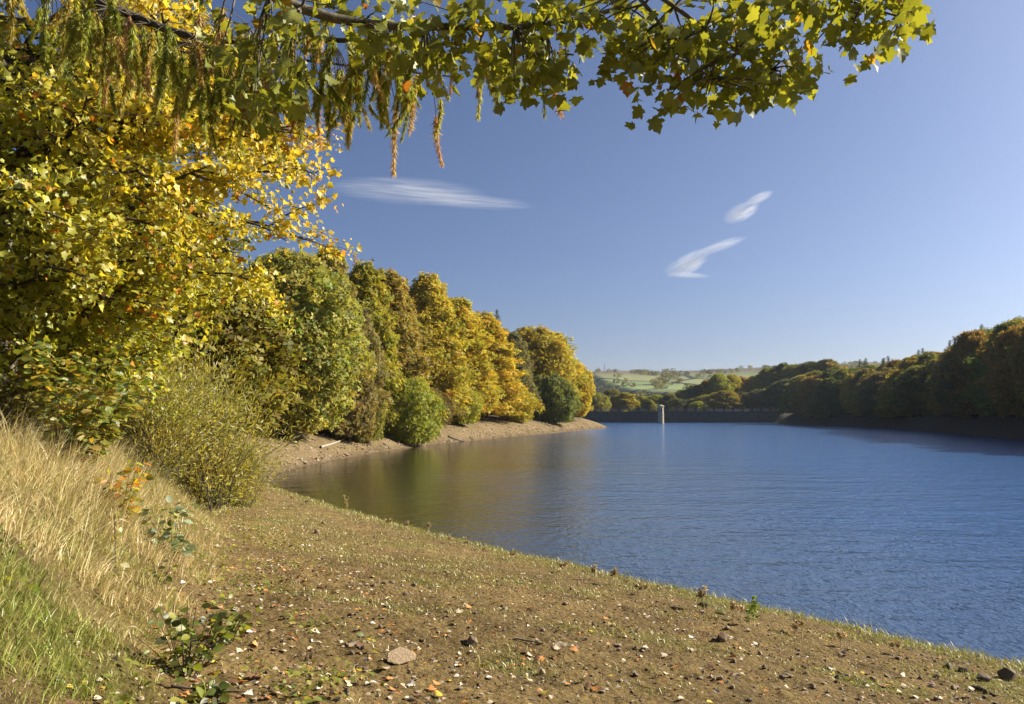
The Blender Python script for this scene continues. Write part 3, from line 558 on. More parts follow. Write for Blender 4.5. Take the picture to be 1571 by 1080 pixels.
    v, p, cc = leaves(C[mask], Tt[mask], nr[mask], S[mask], MAPLE, col[mask]); tag(obj('foliage', mesh_np('foliage', v, p, cc, M_LEAF), root), kind='stuff')
    for k in order: o = obj('leaf', LEAF_BIG[k % 3], root); o.matrix_local = frame(C[k], Tt[k], nr[k], float(S[k])); o.color = (*col[k], 1)
overhang()
def larch():
    r = rng_(33); bx, by = -6.4, 5.6; bz = hz(bx, by) - .1; B = np.array([bx, by, bz])
    root = thing('larch_tree', 'larch tree trailing limp needle twigs from a dark bough over the water', 'tree', tuple(B))
    m = MB(); m.tube([(0, 0, 0), (.05, 0, 3), (.1, 0, 6), (.1, .1, 9.5)], [.26, .2, .15, .05], 12); obj('trunk', m.mesh('trunk', M_BARK), root)
    A = [resample(np.array([B + [.1, 0, 5.2], at(-60, -90, 5.6), at(130, -5, 5.6), at(290, 60, 5.5), at(420, 66, 5.4), at(520, 60, 5.4), at(640, 66, 5.4), at(760, 70, 5.4), at(880, 84, 5.45)]), 44),
         resample(np.array([B + [.1, 0, 4.9], at(-60, 20, 6.0), at(120, 40, 6.0), at(300, 70, 5.9), at(460, 92, 5.8), at(600, 108, 5.7), at(700, 118, 5.7)]), 34)]
    m = MB(); m.tube(A[0] - B, np.linspace(.06, .007, 44), 7); m.tube(A[1] - B, np.linspace(.03, .005, 34), 6); obj('bough', m.mesh('bough', M_BARK), root)
    meshes = []
    for k in range(6):
        L_ = .22 + .05 * k; n = 420; t = r.random(n); sway = .07 * r.normal(size=2)
        cen_ = np.column_stack([sway[0] * t ** 2, sway[1] * t ** 2, -t * L_]); a = r.random(n) * 6.2832
        D = np.column_stack([np.cos(a) * .5, np.sin(a) * .5, -1 + .35 * r.normal(size=n)]); w = .011 * np.ones(n)
        b = np.clip(1 + .25 * r.normal(size=n), .5, 1.6)[:, None] * [1, 1, 1]
        v, p, cc = leaves(cen_, D, rdir(r, n), .058 * (.6 + .8 * r.random(n)) * (1.1 - .4 * t), (OVAL_S[0] * [.22, 1, .3], OVAL_S[1]), b)
        tm = MB(); z = np.linspace(0, 1, 6); tm.tube(np.column_stack([sway[0] * z ** 2, sway[1] * z ** 2, -z * L_]), np.linspace(.004, .0015, 6), 3)
        tv = tm.v[0]; q = tm.q[0]
        me = mesh_np('twig', np.concatenate([v, tv]), [p, q + len(v)], np.concatenate([cc, np.tile([.6, .4, .3], (len(tv), 1))]), M_LEAF); meshes.append(me)
    spots = []
    def dens(n, lo, hi, path, lat, drop):
        for k in range(n):
            f = lo + (hi - lo) * r.random(); i_ = int(f * (len(path) - 1)); spots.append((path[i_] + np.array([r.normal() * .04, r.uniform(-lat, lat), 0]), drop * r.random()))
    dens(14, .25, .5, A[0], .5, .2); dens(215, .5, .86, A[0], .5, .34); dens(24, .84, 1, A[0], .15, .1); dens(40, .5, 1, A[1], .35, .2)
    side = MB(); cols = [(.33, .37, .055), (.4, .4, .06), (.46, .39, .08), (.5, .36, .14), (.24, .28, .05), (.5, .32, .17)]
    for k, (p_, dr) in enumerate(spots):
        i0 = A[0][np.argmin(np.linalg.norm(A[0] - p_, axis=1))]; e = p_ - [0, 0, dr]; side.tube(np.array([i0, (i0 + e) / 2 + [0, 0, .04], e]) - B, [.006, .004, .003], 3)
        o = obj('twig', meshes[k % 6], root); s_ = .7 + .45 * r.random(); o.location = Vector(e - B); o.rotation_euler = (r.normal() * .14, r.normal() * .14, r.random() * 6.28); o.scale = (s_, s_, s_); o.color = (*cols[r.choice(6, p=[.28, .26, .16, .1, .14, .06])], 1)
    tag(obj('side_shoots', side.mesh('side_shoots', M_BARK), root), kind='stuff')
larch()
# ---------------------------------------------------------------- foreground plants
def px_ground(px, py, lo=1.5, hi=60):                # where the sight line of a point meets the ground
    a, b = ray(px, py); t = np.concatenate([np.arange(lo, 12, .02), np.arange(12, hi, .1)]); z = height(a * t, t); k = np.argmax(z > 4 + b * t)
    return np.array([a * t[k], t[k], z[k]])
def blades(P, H, W_, az, lean, col, seg=3):
    n = len(P); k = np.arange(seg + 1) / seg; side = np.column_stack([-np.sin(az), np.cos(az), 0 * az]); fw = np.column_stack([np.cos(az), np.sin(az), 0 * az]); tw = rng_(n).normal(size=n) * .9
    side = side * np.cos(tw)[:, None] + fw * np.sin(tw)[:, None]; V = []
    for i_, u in enumerate(k):
        c_ = P + np.array([0, 0, 1]) * (H * u * (1 - .35 * lean * u))[:, None] + fw * (H * lean * u ** 1.7)[:, None]
        if i_ < seg: w = (W_ * (1 - .75 * u))[:, None]; V += [c_ - side * w, c_ + side * w]
        else: V.append(c_)
    V = np.stack(V, 1); m = V.shape[1]; off = (np.arange(n) * m)[:, None]
    q = [np.array([[2 * i_, 2 * i_ + 1, 2 * i_ + 3, 2 * i_ + 2]]) + off for i_ in range(seg - 1)]; t = np.array([[2 * seg - 2, 2 * seg - 1, 2 * seg]]) + off
    return V.reshape(-1, 3), [np.concatenate(q), t], np.repeat(col, m, 0)
def grass(name, label, P, H, W_, az, lean, col):
    v, p, cc = blades(P, H, W_, az, lean, col); return tag(obj(name, mesh_np(name, v, p, cc, M_BLADE)), label, 'grass', None, 'stuff')
def scatter(r, n, x0, x1, y0, y1, f):
    x = r.uniform(x0, x1, n); y = y0 * (y1 / y0) ** r.random(n); k = (np.abs(x / y) < .72) & f(x, y); x, y = x[k], y[k]; return x, y, height(x, y)
r = rng_(61)
def greenw(x, y): return 1.1 * smooth(.2, .75, np.exp(-(((x + 2.7) / .6) ** 2 + ((y - 4.9) / .6) ** 2)) + 1.3 * fbm(x * 2, y * 2, 88)) + .5 * smooth(.1, .3, fbm(x * 2.1, y * 2.1, 66))
x, y, z = scatter(r, 135000, -11, -1.2, 2.6, 21, lambda a, b: (mound_dist(a, b) + 1.3 * fbm(a * 1.6, b * 1.6, 3) + .5 * fbm(a * 5, b * 5, 4) > .12))
g_ = greenw(x, y); dry = r.random(len(x)) > np.clip(g_ * 1.2, 0, .97); hole = fbm(x * 2.6, y * 2.6, 79) > r.uniform(.05, .3, len(x)); dry &= ~hole; P = np.column_stack([x, y, z - .02])[dry]; n = len(P)
dm = mound_dist(P[:, 0], P[:, 1]); Hh = (.14 + .26 * smooth(.2, 1.8, dm)) * (.42 + .58 * smooth(5.0, 6.3, P[:, 1])) * (.55 + .75 * r.random(n)) * (.3 + 1.7 * np.clip(.45 + 2.0 * fbm(P[:, 0] * 2.8, P[:, 1] * 2.8, 71), 0, 1))
tone = np.clip(r.random(n) ** .8 * .8 + 1.3 * (fbm(P[:, 0] * 1.3, P[:, 1] * 1.3, 73) + .15), 0, 1)
col = mixcol([.3, .29, .08], [.72, .57, .31], tone) * (.75 + .5 * r.random(n))[:, None]
grass('dry_grass', 'long straw-coloured dry grass leaning over the bank', P, Hh, .0032 + .003 * r.random(n), -.35 + 4.0 * fbm(P[:, 0] * 2.3, P[:, 1] * 2.3, 75) + .9 * r.normal(size=n), .2 + 1.1 * r.random(n), col)
P = np.column_stack([x, y, z - .02])[~dry]; n = len(P)
P = np.concatenate([P, P + r.normal(size=P.shape) * [.04, .04, 0]]); P[:, 2] = height(P[:, 0], P[:, 1]) - .02; n = len(P)
col = mixcol([.17, .25, .035], [.5, .48, .14], r.random(n) ** 1.1) * (.7 + .6 * r.random(n))[:, None]
grass('green_grass', 'short fresh green grass on the near bank', P, .06 + .16 * r.random(n) ** 1.5, .003 + .002 * r.random(n), -.2 + 1.1 * r.normal(size=n), .3 + .6 * r.random(n), col)
# low turf on the slope and the grassy rim above the water
x, y, z = scatter(r, 330000, -13, 14, 3.6, 42, lambda a, b: (mound_dist(a, b) < .4) & (shore_dist(a, b) > .12))
ds = shore_dist(x, y); rim = np.exp(-((ds - .7) / .9) ** 2); pat = fbm(x * .8, y * .8, 43) + .05 * fbm(x * 5, y * 5, 44); far_ = smooth(7, 20, y)
k = r.random(len(x)) < np.clip(.9 * smooth(.01, .2, pat + .22 * rim + .16 * far_) + .4 * rim + .05, 0, 1) * .85; x, y, z, rim = x[k], y[k], z[k], rim[k]; n = len(x)
col = mixcol([.19, .22, .035], [.42, .36, .1], np.clip(r.random(n) * .8 + .1, 0, 1)) * (.75 + .5 * r.random(n))[:, None]
grass('slope_turf', 'thin patchy turf on the muddy slope', np.column_stack([x, y, z - .008]), (.024 + .055 * r.random(n)) * (1 + 2.4 * rim * r.random(n)), .0025 + .003 * r.random(n) + .00015 * y, r.random(n) * 6.28, .3 + .7 * r.random(n), col)
# single weeds standing up along the rim
def weed(seed, H, leafy, tone):
    r = rng_(seed); m = MB(); L1 = []; L2 = []
    for k in range(3 if leafy else 4):
        b = r.normal(size=2) * .03; a = r.normal(size=2) * .12 * H; z = np.linspace(0, 1, 5); h = H * (.6 + .4 * r.random())
        p_ = np.column_stack([b[0] + a[0] * z ** 2, b[1] + a[1] * z ** 2, z * h]); m.tube(p_, np.linspace(.004, .003, 5), 4)
        t = (.25 + .75 * r.random(26)) if leafy else (.62 + .38 * r.random(26)); L1.append(np.column_stack([b[0] + a[0] * t ** 2, b[1] + a[1] * t ** 2, t * h])); L2.append(np.column_stack([r.normal(size=(26, 2)), np.full(26, .5)]))
    C = np.concatenate(L1); T = np.concatenate(L2); b = (.7 + .6 * r.random(len(C)))[:, None] * tone
    v, p, cc = leaves(C, T, rdir(r, len(C)), .075 if leafy else .05, OVAL_S, b)
    return m.mesh('stem', M_STRAW), mesh_np('leaf_cluster' if leafy else 'seed_head', v, p, cc, M_BLADE)
WD_ = [weed(1, .34, False, [.42, .34, .2]), weed(2, .28, False, [.36, .3, .16]), weed(3, .46, True, [.22, .28, .04]), weed(4, .22, False, [.45, .34, .18]), weed(5, .62, True, [.34, .3, .1])]
WP = [(534, 786, 4, 1), (470, 773, 1, .8), (600, 806, 3, 1), (624, 812, 0, .8), (657, 817, 0, 1), (690, 834, 3, .8), (716, 838, 1, .9), (742, 850, 3, .8), (786, 858, 1, .8), (868, 878, 3, 1), (912, 890, 0, .9), (942, 896, 0, 1), (978, 908, 1, .7), (992, 913, 3, .9), (1077, 934, 0, 1.1), (1126, 950, 3, 1.1), (1156, 960, 2, 1.0), (1230, 976, 3, 1), (448, 768, 3, 1), (1290, 990, 3, .8), (1380, 1004, 3, .8)]
for k, (px, py, t, s) in enumerate(WP):
    c_ = px_ground(px, py + 2); o = thing('weed', ['thin dry weed with seed head on the rim above the water', 'thin dry weed with seed head on the rim above the water', 'leafy green sapling upright on the rim above the water', 'thin dry weed with seed head on the rim above the water', 'tall wispy yellow-green weed on the rim near the cove'][t], 'weed', tuple(c_ - [0, 0, .02]), k * 1.7, 'weeds along the water rim', (s * 1.25, s * 1.25, s * 1.25))
    obj('stem', WD_[t][0], o); tag(obj('leaf_cluster' if t in (2, 4) else 'seed_head', WD_[t][1], o), kind='stuff')

# feathery willow bush
def willow(seed, px, depth, sc, label):
    r = rng_(seed); c_ = at(px, 742, depth); c_[2] = hz(c_[0], c_[1]) - .05; root = thing('willow_bush', label, 'bush', tuple(c_), 0, None, sc); st = MB(); C = []; T = []
    for k in range(190):
        a = r.random() * 6.2832; sp = r.random() ** .6; L_ = 2.1 + 1.4 * r.random(); b = np.array([r.uniform(-.95, .8), r.uniform(-.7, .7), -.1]); z = np.linspace(0, 1, 7)
        ex = np.array([math.cos(a) * 1.05, math.sin(a) * .8, 0]) * sp * 1.6 + [.0, 0, 0]; hgt = L_ * (1.05 - .45 * sp)
        p_ = b + np.outer(z ** 1.2, ex) + np.outer(z - .12 * z ** 3, [0, 0, hgt]); st.tube(p_, np.linspace(.009, .002, 7), 4)
        for i_ in range(95):
            u = r.random(); q = np.array([np.interp(u, z, p_[:, j_]) for j_ in range(3)]); dd = norm((p_[-1] - p_[0])[None])[0]; tw = dd + .8 * r.normal(size=3); C.append(q + tw * r.random() * .36); T.append(tw)
    obj('stems', st.mesh('stems', M_BARK), root); C = np.array(C); T = np.array(T); n = len(C); b = mixcol([.25, .26, .05], [.4, .35, .11], np.clip(.5 + 1.6 * fbm(C[:, 0] * 1.5, C[:, 2] * 1.5, 9) + .25 * r.normal(size=n), 0, 1)) * (.7 + .6 * r.random(n))[:, None]
    v, p, cc = leaves(C, T, rdir(r, n), .115 * (.6 + .8 * r.random(n)), (OVAL_S[0] * [.42, 1, 1], OVAL_S[1]), b); tag(obj('foliage', mesh_np('foliage', v, p, cc, M_LEAF), root), kind='stuff')
willow(81, 282, 19, (1.2, 1.1, 1.3), 'feathery olive willow bush with fanning twigs on the bank edge')
willow(82, 215, 16, (.9, .9, .9), 'small feathery yellow-green willow bush beside the young oak')
willow(83, 345, 25, (1.0, 1, .9), 'low feathery willow bush where the bank meets the shingle')
def leafy(name, label, c_, n_stem, spread, H, n_leaf, size, T_, cols, seed, parts=120, lean=(0, 0), mat=None):
    r = rng_(seed); root = thing(name, label, 'shrub' if 'shrub' in name or 'bush' in name else 'plant', tuple(c_)); C = []; T = []; N_ = []
    for k in range(n_stem):
        z = np.linspace(0, 1, 6); a = r.random() * 6.28; s_ = spread * math.sqrt(r.random()); h = H * (.55 + .5 * r.random()); e = np.array([math.cos(a) * s_ + lean[0], math.sin(a) * s_ + lean[1], 0]); b = e * .35
        p_ = b + np.outer(z ** 1.5, e) + np.outer(z, [0, 0, h]); m = MB(); m.tube(p_, np.linspace(.0045, .002, 6), 5); obj('stem', m.mesh('stem', M_BARK), root)
        for i_ in range(n_leaf // n_stem):
            u = .15 + .85 * r.random(); q = np.array([np.interp(u, z, p_[:, j_]) for j_ in range(3)]); o_ = norm(np.array([[r.normal(), r.normal(), .25]]))[0]; C.append(q + o_ * size * .5); T.append(o_ + [0, 0, -.35]); N_.append(norm((r.normal(size=3) * .6 + [.3, -.3, .8])[None])[0])
    C = np.array(C); T = np.array(T); N_ = np.array(N_); n = len(C); S = size * (.6 + .6 * r.random(n)); ci = r.choice(len(cols), n); col = np.array(cols)[ci] * (.75 + .5 * r.random(n))[:, None]
    order = np.argsort(C[:, 1] + .2 * r.random(n)); own = order[:parts]; lm = leaf_single('leaf', T_, M_LEAF)
    for k in own: o = obj('leaf', lm, root); o.matrix_local = frame(C[k], T[k], N_[k], float(S[k])); o.color = (*col[k], 1)
    rest = order[parts:]
    if len(rest): v, p, cc = leaves(C[rest], T[rest], N_[rest], S[rest], T_, col[rest]); tag(obj('foliage', mesh_np('foliage', v, p, cc, M_LEAF), root), kind='stuff')
    return root
def gpos(px, depth): X0 = ray(px, HOR)[0] * depth; return np.array([X0, depth, hz(X0, depth) - .03])
GR = [(.12, .17, .03), (.17, .21, .035), (.24, .25, .04)]
leafy('oak_shrub', 'bushy young oak with green and yellow lobed leaves behind the dry grass', gpos(112, 10.0), 22, .75, 1.55, 1500, .12, OAK, GR + [(.34, .3, .05), (.42, .3, .04)], 91, 150)
leafy('oak_shrub', 'dim olive shrub at the edge of the wood behind the dry grass', gpos(10, 12.5), 20, 1.0, 1.7, 1200, .12, OAK, [(.12, .12, .03), (.18, .15, .04)], 92, 80)
leafy('bramble_shrub', 'small shrub with yellow and orange leaves beside the young oak', gpos(188, 9.0), 7, .25, .75, 120, .1, OVAL, [(.2, .2, .03), (.55, .4, .03), (.5, .22, .03), (.3, .3, .04)], 93, 120)
leafy('sallow_plant', 'small plant with pale grey-green leaves before the willow bush', gpos(272, 9.6), 7, .24, .72, 90, .12, OVAL, [(.14, .19, .07), (.3, .36, .22), (.1, .13, .04)], 94, 90)
leafy('sallow_plant', 'lone sprig with one pale leaf poking out of dry grass', gpos(188, 7.4), 2, .06, .6, 12, .1, OVAL, [(.2, .2, .05), (.6, .6, .35), (.3, .24, .05)], 95, 12)
for k, (px, py, nS, sp_, H_, nl, lab) in enumerate([(285, 1035, 16, .26, .5, 170, 'broad-leaved green sapling sprouting at the foot of the grass bank'), (345, 985, 9, .26, .3, 80, 'low spread of rounded leaves on the litter beside the sapling'), (245, 900, 4, .12, .26, 26, 'small leafy sprout in the straw above the sapling'), (320, 1075, 5, .2, .16, 40, 'ground-hugging leaves below the sapling')]):
    leafy('sallow_sapling', lab, px_ground(px, py) - [0, 0, .02], nS, sp_, H_, nl, .078, OVAL, [(.12, .16, .025), (.19, .24, .04), (.26, .26, .035), (.09, .1, .02)], 100 + k, nl)

r = rng_(707); x, y, z = scatter(r, 60000, -12, 1, 3.6, 24, lambda a, b: (mound_dist(a, b) > -1.5) & (mound_dist(a, b) < 2.4) & (fbm(a * 1.5, b * 1.5, 91) - .05 * np.maximum(mound_dist(a, b), 0) > .03)); k = r.random(len(x)) < np.maximum(.5 * np.exp(-((mound_dist(x, y) + .5) / .85) ** 2), .16 * (mound_dist(x, y) > 0)); x, y, z = x[k], y[k], z[k]; n = len(x); a = r.random(n) * 6.28
v, p, cc = leaves(np.column_stack([x, y, z + .01 + .11 * r.random(n) ** 2 + .2 * r.random(n) * (mound_dist(x, y) > .3)]), np.column_stack([np.cos(a), np.sin(a), .2 * r.normal(size=n)]), norm(np.column_stack([r.normal(size=n) * .5 + .2, r.normal(size=n) * .5, np.ones(n)])), .03 + .05 * r.random(n), OVAL, mixcol([.14, .2, .03], [.36, .34, .07], r.random(n)) * (.7 + .5 * r.random(n))[:, None])
tag(obj('undergrowth', mesh_np('undergrowth', v, p, cc, M_LEAF)), 'low leafy undergrowth along the foot of the grass bank', 'undergrowth', None, 'stuff')

# ---------------------------------------------------------------- stones, driftwood, fallen leaves
def stone_mesh(seed, flat=.6):
    r = rng_(seed); bm = bmesh.new()
    for d in rdir(r, 18) * (.8 + .25 * r.random((18, 1))): bm.verts.new((d[0], d[1] * .85, d[2] * flat))
    res = bmesh.ops.convex_hull(bm, input=bm.verts); bmesh.ops.delete(bm, geom=[g_ for g_ in res['geom_interior'] if isinstance(g_, bmesh.types.BMVert)], context='VERTS')
    bmesh.ops.bevel(bm, geom=bm.edges[:], offset=.05, segments=1, affect='EDGES'); bmesh.ops.triangulate(bm, faces=bm.faces[:])
    me = bpy.data.meshes.new('stone'); bm.to_mesh(me); bm.free(); me.materials.append(M_STONE); return me
STN = [stone_mesh(200 + k, .45 + .09 * k) for k in range(5)]; SLAB = stone_mesh(230, .2)
def stone(px, py, wpx, label, me=None, group=None, tone=(1, 1, 1), seed=0, sq=1.0, lift=.25):
    c_ = px_ground(px, py); s = wpx / F * c_[1] / 2; o = obj('stone', me or STN[seed % 5]); r = rng_(seed + 500); o.location = c_ + np.array([0, 0, s * lift]); o.rotation_euler = (.15 * r.normal(), .15 * r.normal(), r.random() * 6.28); o.scale = (s, s, s * sq); o.color = (*tone, 1); tag(o, label, 'stone', group); return o
sl = stone(617, 1016, 58, 'large flat pale slab of stone lying on the mud', SLAB, None, (1.3, 1.18, 1.0), 1, .9, .28); sl.rotation_euler = (math.radians(27), math.radians(6), math.radians(12))
stone(724, 988, 24, 'upright brown stone with leaves around its foot', STN[3], None, (.9, .8, .75), 2)
stone(1108, 982, 24, 'dark angular stone alone on the slope below the rim', STN[4], None, (.75, .65, .55), 3)
stone(1545, 1042, 34, 'big dark boulder on the rim at the water', STN[4], None, (.55, .5, .45), 4, 1.1)
stone(1508, 1044, 26, 'long dark stone touching the big boulder', STN[2], None, (.55, .5, .45), 5)
stone(1478, 1030, 18, 'round mossy stone next to a twin on the grassy rim', STN[1], 'mossy rim stones', (.5, .5, .38), 6); stone(1455, 1026, 18, 'round mossy stone next to a twin on the grassy rim', STN[3], 'mossy rim stones', (.5, .5, .38), 7)
stone(1080, 931, 26, 'mossy green hummock stone on the rim above the water', STN[0], None, (.45, .6, .2), 8, .7); stone(1105, 944, 24, 'low mossy green stone under the hummock stone', STN[2], None, (.5, .6, .2), 9, .6)
stone(832, 1034, 15, 'small squared pale stone below the upright brown stone', STN[3], None, (1.2, 1.1, 1), 10)
r = rng_(303)
for k in range(90):
    px = r.uniform(330, 1560); lo = 770 + max(0, (px - 430)) * .235; py = r.uniform(lo + 18, 1078)
    if py > 1079 or py < lo: continue
    stone(px, py, r.uniform(6, 13), 'small brown stone lying loose on the muddy slope', None, 'loose small stones on the slope', tuple(np.array([1, .92, .85]) * r.uniform(.55, 1.25)), 600 + k)
def mass(name, label, P, S, cols, cat):
    bmv = [np.array([(v.co.x, v.co.y, v.co.z) for v in me.vertices]) for me in ICO]; V = []; T_ = []; c_ = []; o_ = 0; r = rng_(len(P))
    for k in range(len(P)):
        b = bmv[k % len(bmv)]; a = r.random() * 6.28; R_ = np.array([[math.cos(a), -math.sin(a), 0], [math.sin(a), math.cos(a), 0], [0, 0, 1]]); V.append(b @ R_.T * S[k] + P[k]); T_.append(ICOF[k % len(bmv)] + o_); o_ += len(b); c_.append(np.tile(cols[k], (len(b), 1)))
    return tag(obj(name, mesh_np(name, np.concatenate(V), np.concatenate(T_), np.concatenate(c_), M_GRIT, False)), label, cat, None, 'stuff')
M_GRIT, t_, out_, N__ = new_mat('grit'); va_ = N__('VertexColor', layer_name='Col'); b_ = N__('BsdfPrincipled', Roughness=.9); t_.links.new(va_.outputs[0], b_.inputs['Base Color']); t_.links.new(b_.outputs[0], out_.inputs['Surface'])
ICO = []; ICOF = []
for k in range(4):
    r2 = rng_(400 + k); bm = bmesh.new()
    for d in rdir(r2, 9): bm.verts.new((d[0], d[1] * .8, d[2] * .6))
    res = bmesh.ops.convex_hull(bm, input=bm.verts); bmesh.ops.delete(bm, geom=[g_ for g_ in res['geom_interior'] if isinstance(g_, bmesh.types.BMVert)], context='VERTS'); me = bpy.data.meshes.new('grit'); bm.to_mesh(me); bm.free(); ICO.append(me); ICOF.append(np.array([tuple(p.vertices) for p in me.polygons]))
r = rng_(404); x, y, z = scatter(r, 24000, -10, 12, 3.4, 30, lambda a, b: (mound_dist(a, b) < .1) & (shore_dist(a, b) > .15)); n = len(x); s = .006 + .026 * r.random(n) ** 3 + .0003 * y
mass('gravel', 'small grit and clods over the muddy slope', np.column_stack([x, y, z + s * .2]), s, mixcol([.1, .07, .04], [.4, .32, .2], r.random(n) ** 1.5), 'gravel')
n = 6000; y = r.uniform(44, 215, n); xs = np.interp(y, SHORE[5:16, 1], SHORE[5:16, 0]); x = xs - r.random(n) ** 2 * 8 - .1; z = height(x, y); s = (.05 + .17 * r.random(n) ** 4)
mass('shingle', 'pale shingle and cobbles along the exposed far shore', np.column_stack([x, y, z + s * .15]), s, mixcol([.17, .12, .07], [.46, .38, .27], r.random(n) ** 1.7), 'shingle')
# driftwood
for k, (pts, w, lab) in enumerate([([(470, 660), (520, 668), (560, 676)], 2.4, 'long bleached branch lying on the shingle under the green tree'), ([(492, 688), (510, 683), (528, 676)], 4, 'pale broken log at the water edge of the shingle'), ([(500, 664), (530, 672), (548, 671)], 1.8, 'thin forked driftwood stick on the shingle'), ([(688, 671), (700, 676), (712, 679)], 4, 'dark stranded log on the stony shore')]):
    P_ = np.array([px_ground(a, b, 40, 160) for a, b in pts]); P_[:, 2] += .12; m = MB(); rad = w / F * P_[0, 1] / 2; B_ = P_[0].copy(); m.tube(resample(P_ - B_, 7), np.linspace(rad, rad * .4, 7), 6); o = obj('driftwood', m.mesh('driftwood', M_WOOD), None, tuple(B_)); o.color = (*((.3, .28, .27) if 'dark' in lab else (1.1, 1.1, 1.1)), 1); tag(o, lab, 'driftwood')
for k, (pts, w, lab) in enumerate([([(1492, 1056), (1510, 1061), (1526, 1070)], 6, 'dark stick lying on the slope below the rim boulders'), ([(790, 981), (812, 986), (832, 989)], 4, 'short pale stick lying on the mud beside green tuft'), ([(262, 1056), (310, 1062), (372, 1066)], 4, 'half buried dark root at the foot of the bank')]):
    P_ = np.array([px_ground(a, b) for a, b in pts]); P_[:, 2] += .012; m = MB(); rad = w / F * P_[0, 1] / 2; B_ = P_[0].copy(); m.tube(resample(P_ - B_, 7), np.linspace(rad, rad * .6, 7), 6); o = obj('stick', m.mesh('stick', M_WOOD), None, tuple(B_)); o.color = (*((.25, .22, .2) if 'dark' in lab else (.9, .85, .8)), 1); tag(o, lab, 'stick')
# fallen leaves
FT = [(MAPLE[0] * [1, 1, 1.6], MAPLE[1]), (MAPLE[0] * [1, 1, -1.2] + [0, 0, .12], MAPLE[1]), (OVAL[0] * [1, 1, 2.2], OVAL[1]), (OVAL[0] * [1.1, 1, -1.6] + [0, 0, .12], OVAL[1])]
FM = [leaf_single('fallen_leaf', t_, M_DEAD) for t_ in FT]
KINDS = [((.5, .4, .27), 'pale tan curled dead leaf on the muddy slope', 'pale tan fallen leaves', .36), ((.52, .22, .06), 'orange fallen leaf on the muddy slope', 'orange fallen leaves', .2), ((.16, .08, .04), 'dark brown withered leaf on the muddy slope', 'dark brown fallen leaves', .27), ((.55, .42, .04), 'bright yellow fallen leaf on the muddy slope', 'yellow fallen leaves', .08), ((.66, .6, .5), 'whitish upturned dead leaf on the muddy slope', 'whitish fallen leaves', .09)]
r = rng_(505)
def leaf_spot():
    u = r.random()
    if u < .24: return r.normal(345, 60), r.normal(900, 75)
    px = r.uniform(300, 1500); lo = 775 + max(0, (px - 430)) * .235; return px, lo + (1082 - lo) * r.random() ** .85
made = 0
while made < 300:
    px, py = leaf_spot(); lo = 790 + max(0, (px - 430)) * .235
    if not (lo < py < 1079 and px > 240): continue
    if r.random() < smooth(800, 1500, px) * .5: continue
    c_ = px_ground(px, py); k = r.choice(5, p=[q[3] for q in KINDS]); cc, lab, grp, _ = KINDS[k]; a = r.random() * 6.28; s = r.uniform(.038, .085)
    o = obj('fallen_leaf', FM[r.integers(4)]); o.matrix_world = frame(c_ + np.array([0, 0, .014]), (math.cos(a), math.sin(a), .12), (r.normal() * .3, r.normal() * .3, 1), s); o.color = (*(np.array(cc) * r.uniform(.8, 1.2)), 1); tag(o, lab, 'leaf', grp); made += 1
x, y, z = scatter(r, 17000, -10, 10, 3.6, 34, lambda a, b: (mound_dist(a, b) < .5) & (shore_dist(a, b) > .3)); ds = shore_dist(x, y) + 1.4 * fbm(x * .5, y * .5, 97); dens_ = .8 * np.exp(-((ds - 3.2) / .22) ** 2) + .6 * np.exp(-((ds - 5.6) / .3) ** 2) + np.exp(-(mound_dist(x, y) + .7) ** 2 / 1.6) + .24; k = r.random(len(x)) < dens_; x, y, z = x[k], y[k], z[k]; n = len(x)
a = r.random(n) * 6.28; kc = r.choice(5, n, p=[q[3] for q in KINDS]); col = np.array([q[0] for q in KINDS])[kc] * (.7 + .5 * r.random(n))[:, None]
v, p, cc = leaves(np.column_stack([x, y, z + .012]), np.column_stack([np.cos(a), np.sin(a), .1 + 0 * a]), norm(np.column_stack([r.normal(size=n) * .4, r.normal(size=n) * .4, np.ones(n)])), .03 + .035 * r.random(n), (OVAL[0] * [1.1, 1, 2], OVAL[1]), col)
tag(obj('leaf_litter', mesh_np('leaf_litter', v, p, cc, M_DEAD)), 'scatter of small dead leaves over the slope', 'leaf litter', None, 'stuff')

# ---------------------------------------------------------------- clouds and haze
def cloud(label, wisps, dist=9000):
    root = thing('cloud', label, 'cloud', tuple(at(wisps[0][0], wisps[0][1], dist)))
    for k, (px0, py0, px1, py1, thick, dens, curve, seed) in enumerate(wisps):
        a = Vector(at(px0, py0, dist + 40 * k)); b = Vector(at(px1, py1, dist + 40 * k)); L_ = (b - a).length; ax = (b - a).normalized(); up = Vector((0, 1, 0)).cross(ax).normalized() * -1; fw = up.cross(ax).normalized(); th = thick / F * dist
        m = MB(); n = 14; u = np.linspace(-1, 1, n); w = np.sqrt(np.clip(1 - u ** 2, .004, 1)); m.tube(np.column_stack([u, 0 * u, 0 * u]), w, 12); v = np.concatenate(m.v); v[:, 2] += curve * v[:, 0] ** 2
        o = obj('wisp', mesh_np('wisp', v, [np.concatenate(m.q), np.arange(12)[None, ::-1], np.arange(12)[None] + 12 * (n - 1)], None, cloud_mat(L_ / 2, th, dens, curve, seed)), root); c_ = (a + b) / 2 - root.location
        o.matrix_local = Matrix(((ax.x * L_ / 2, fw.x * th * .8, up.x * th, c_.x), (ax.y * L_ / 2, fw.y * th * .8, up.y * th, c_.y), (ax.z * L_ / 2, fw.z * th * .8, up.z * th, c_.z), (0, 0, 0, 1)))
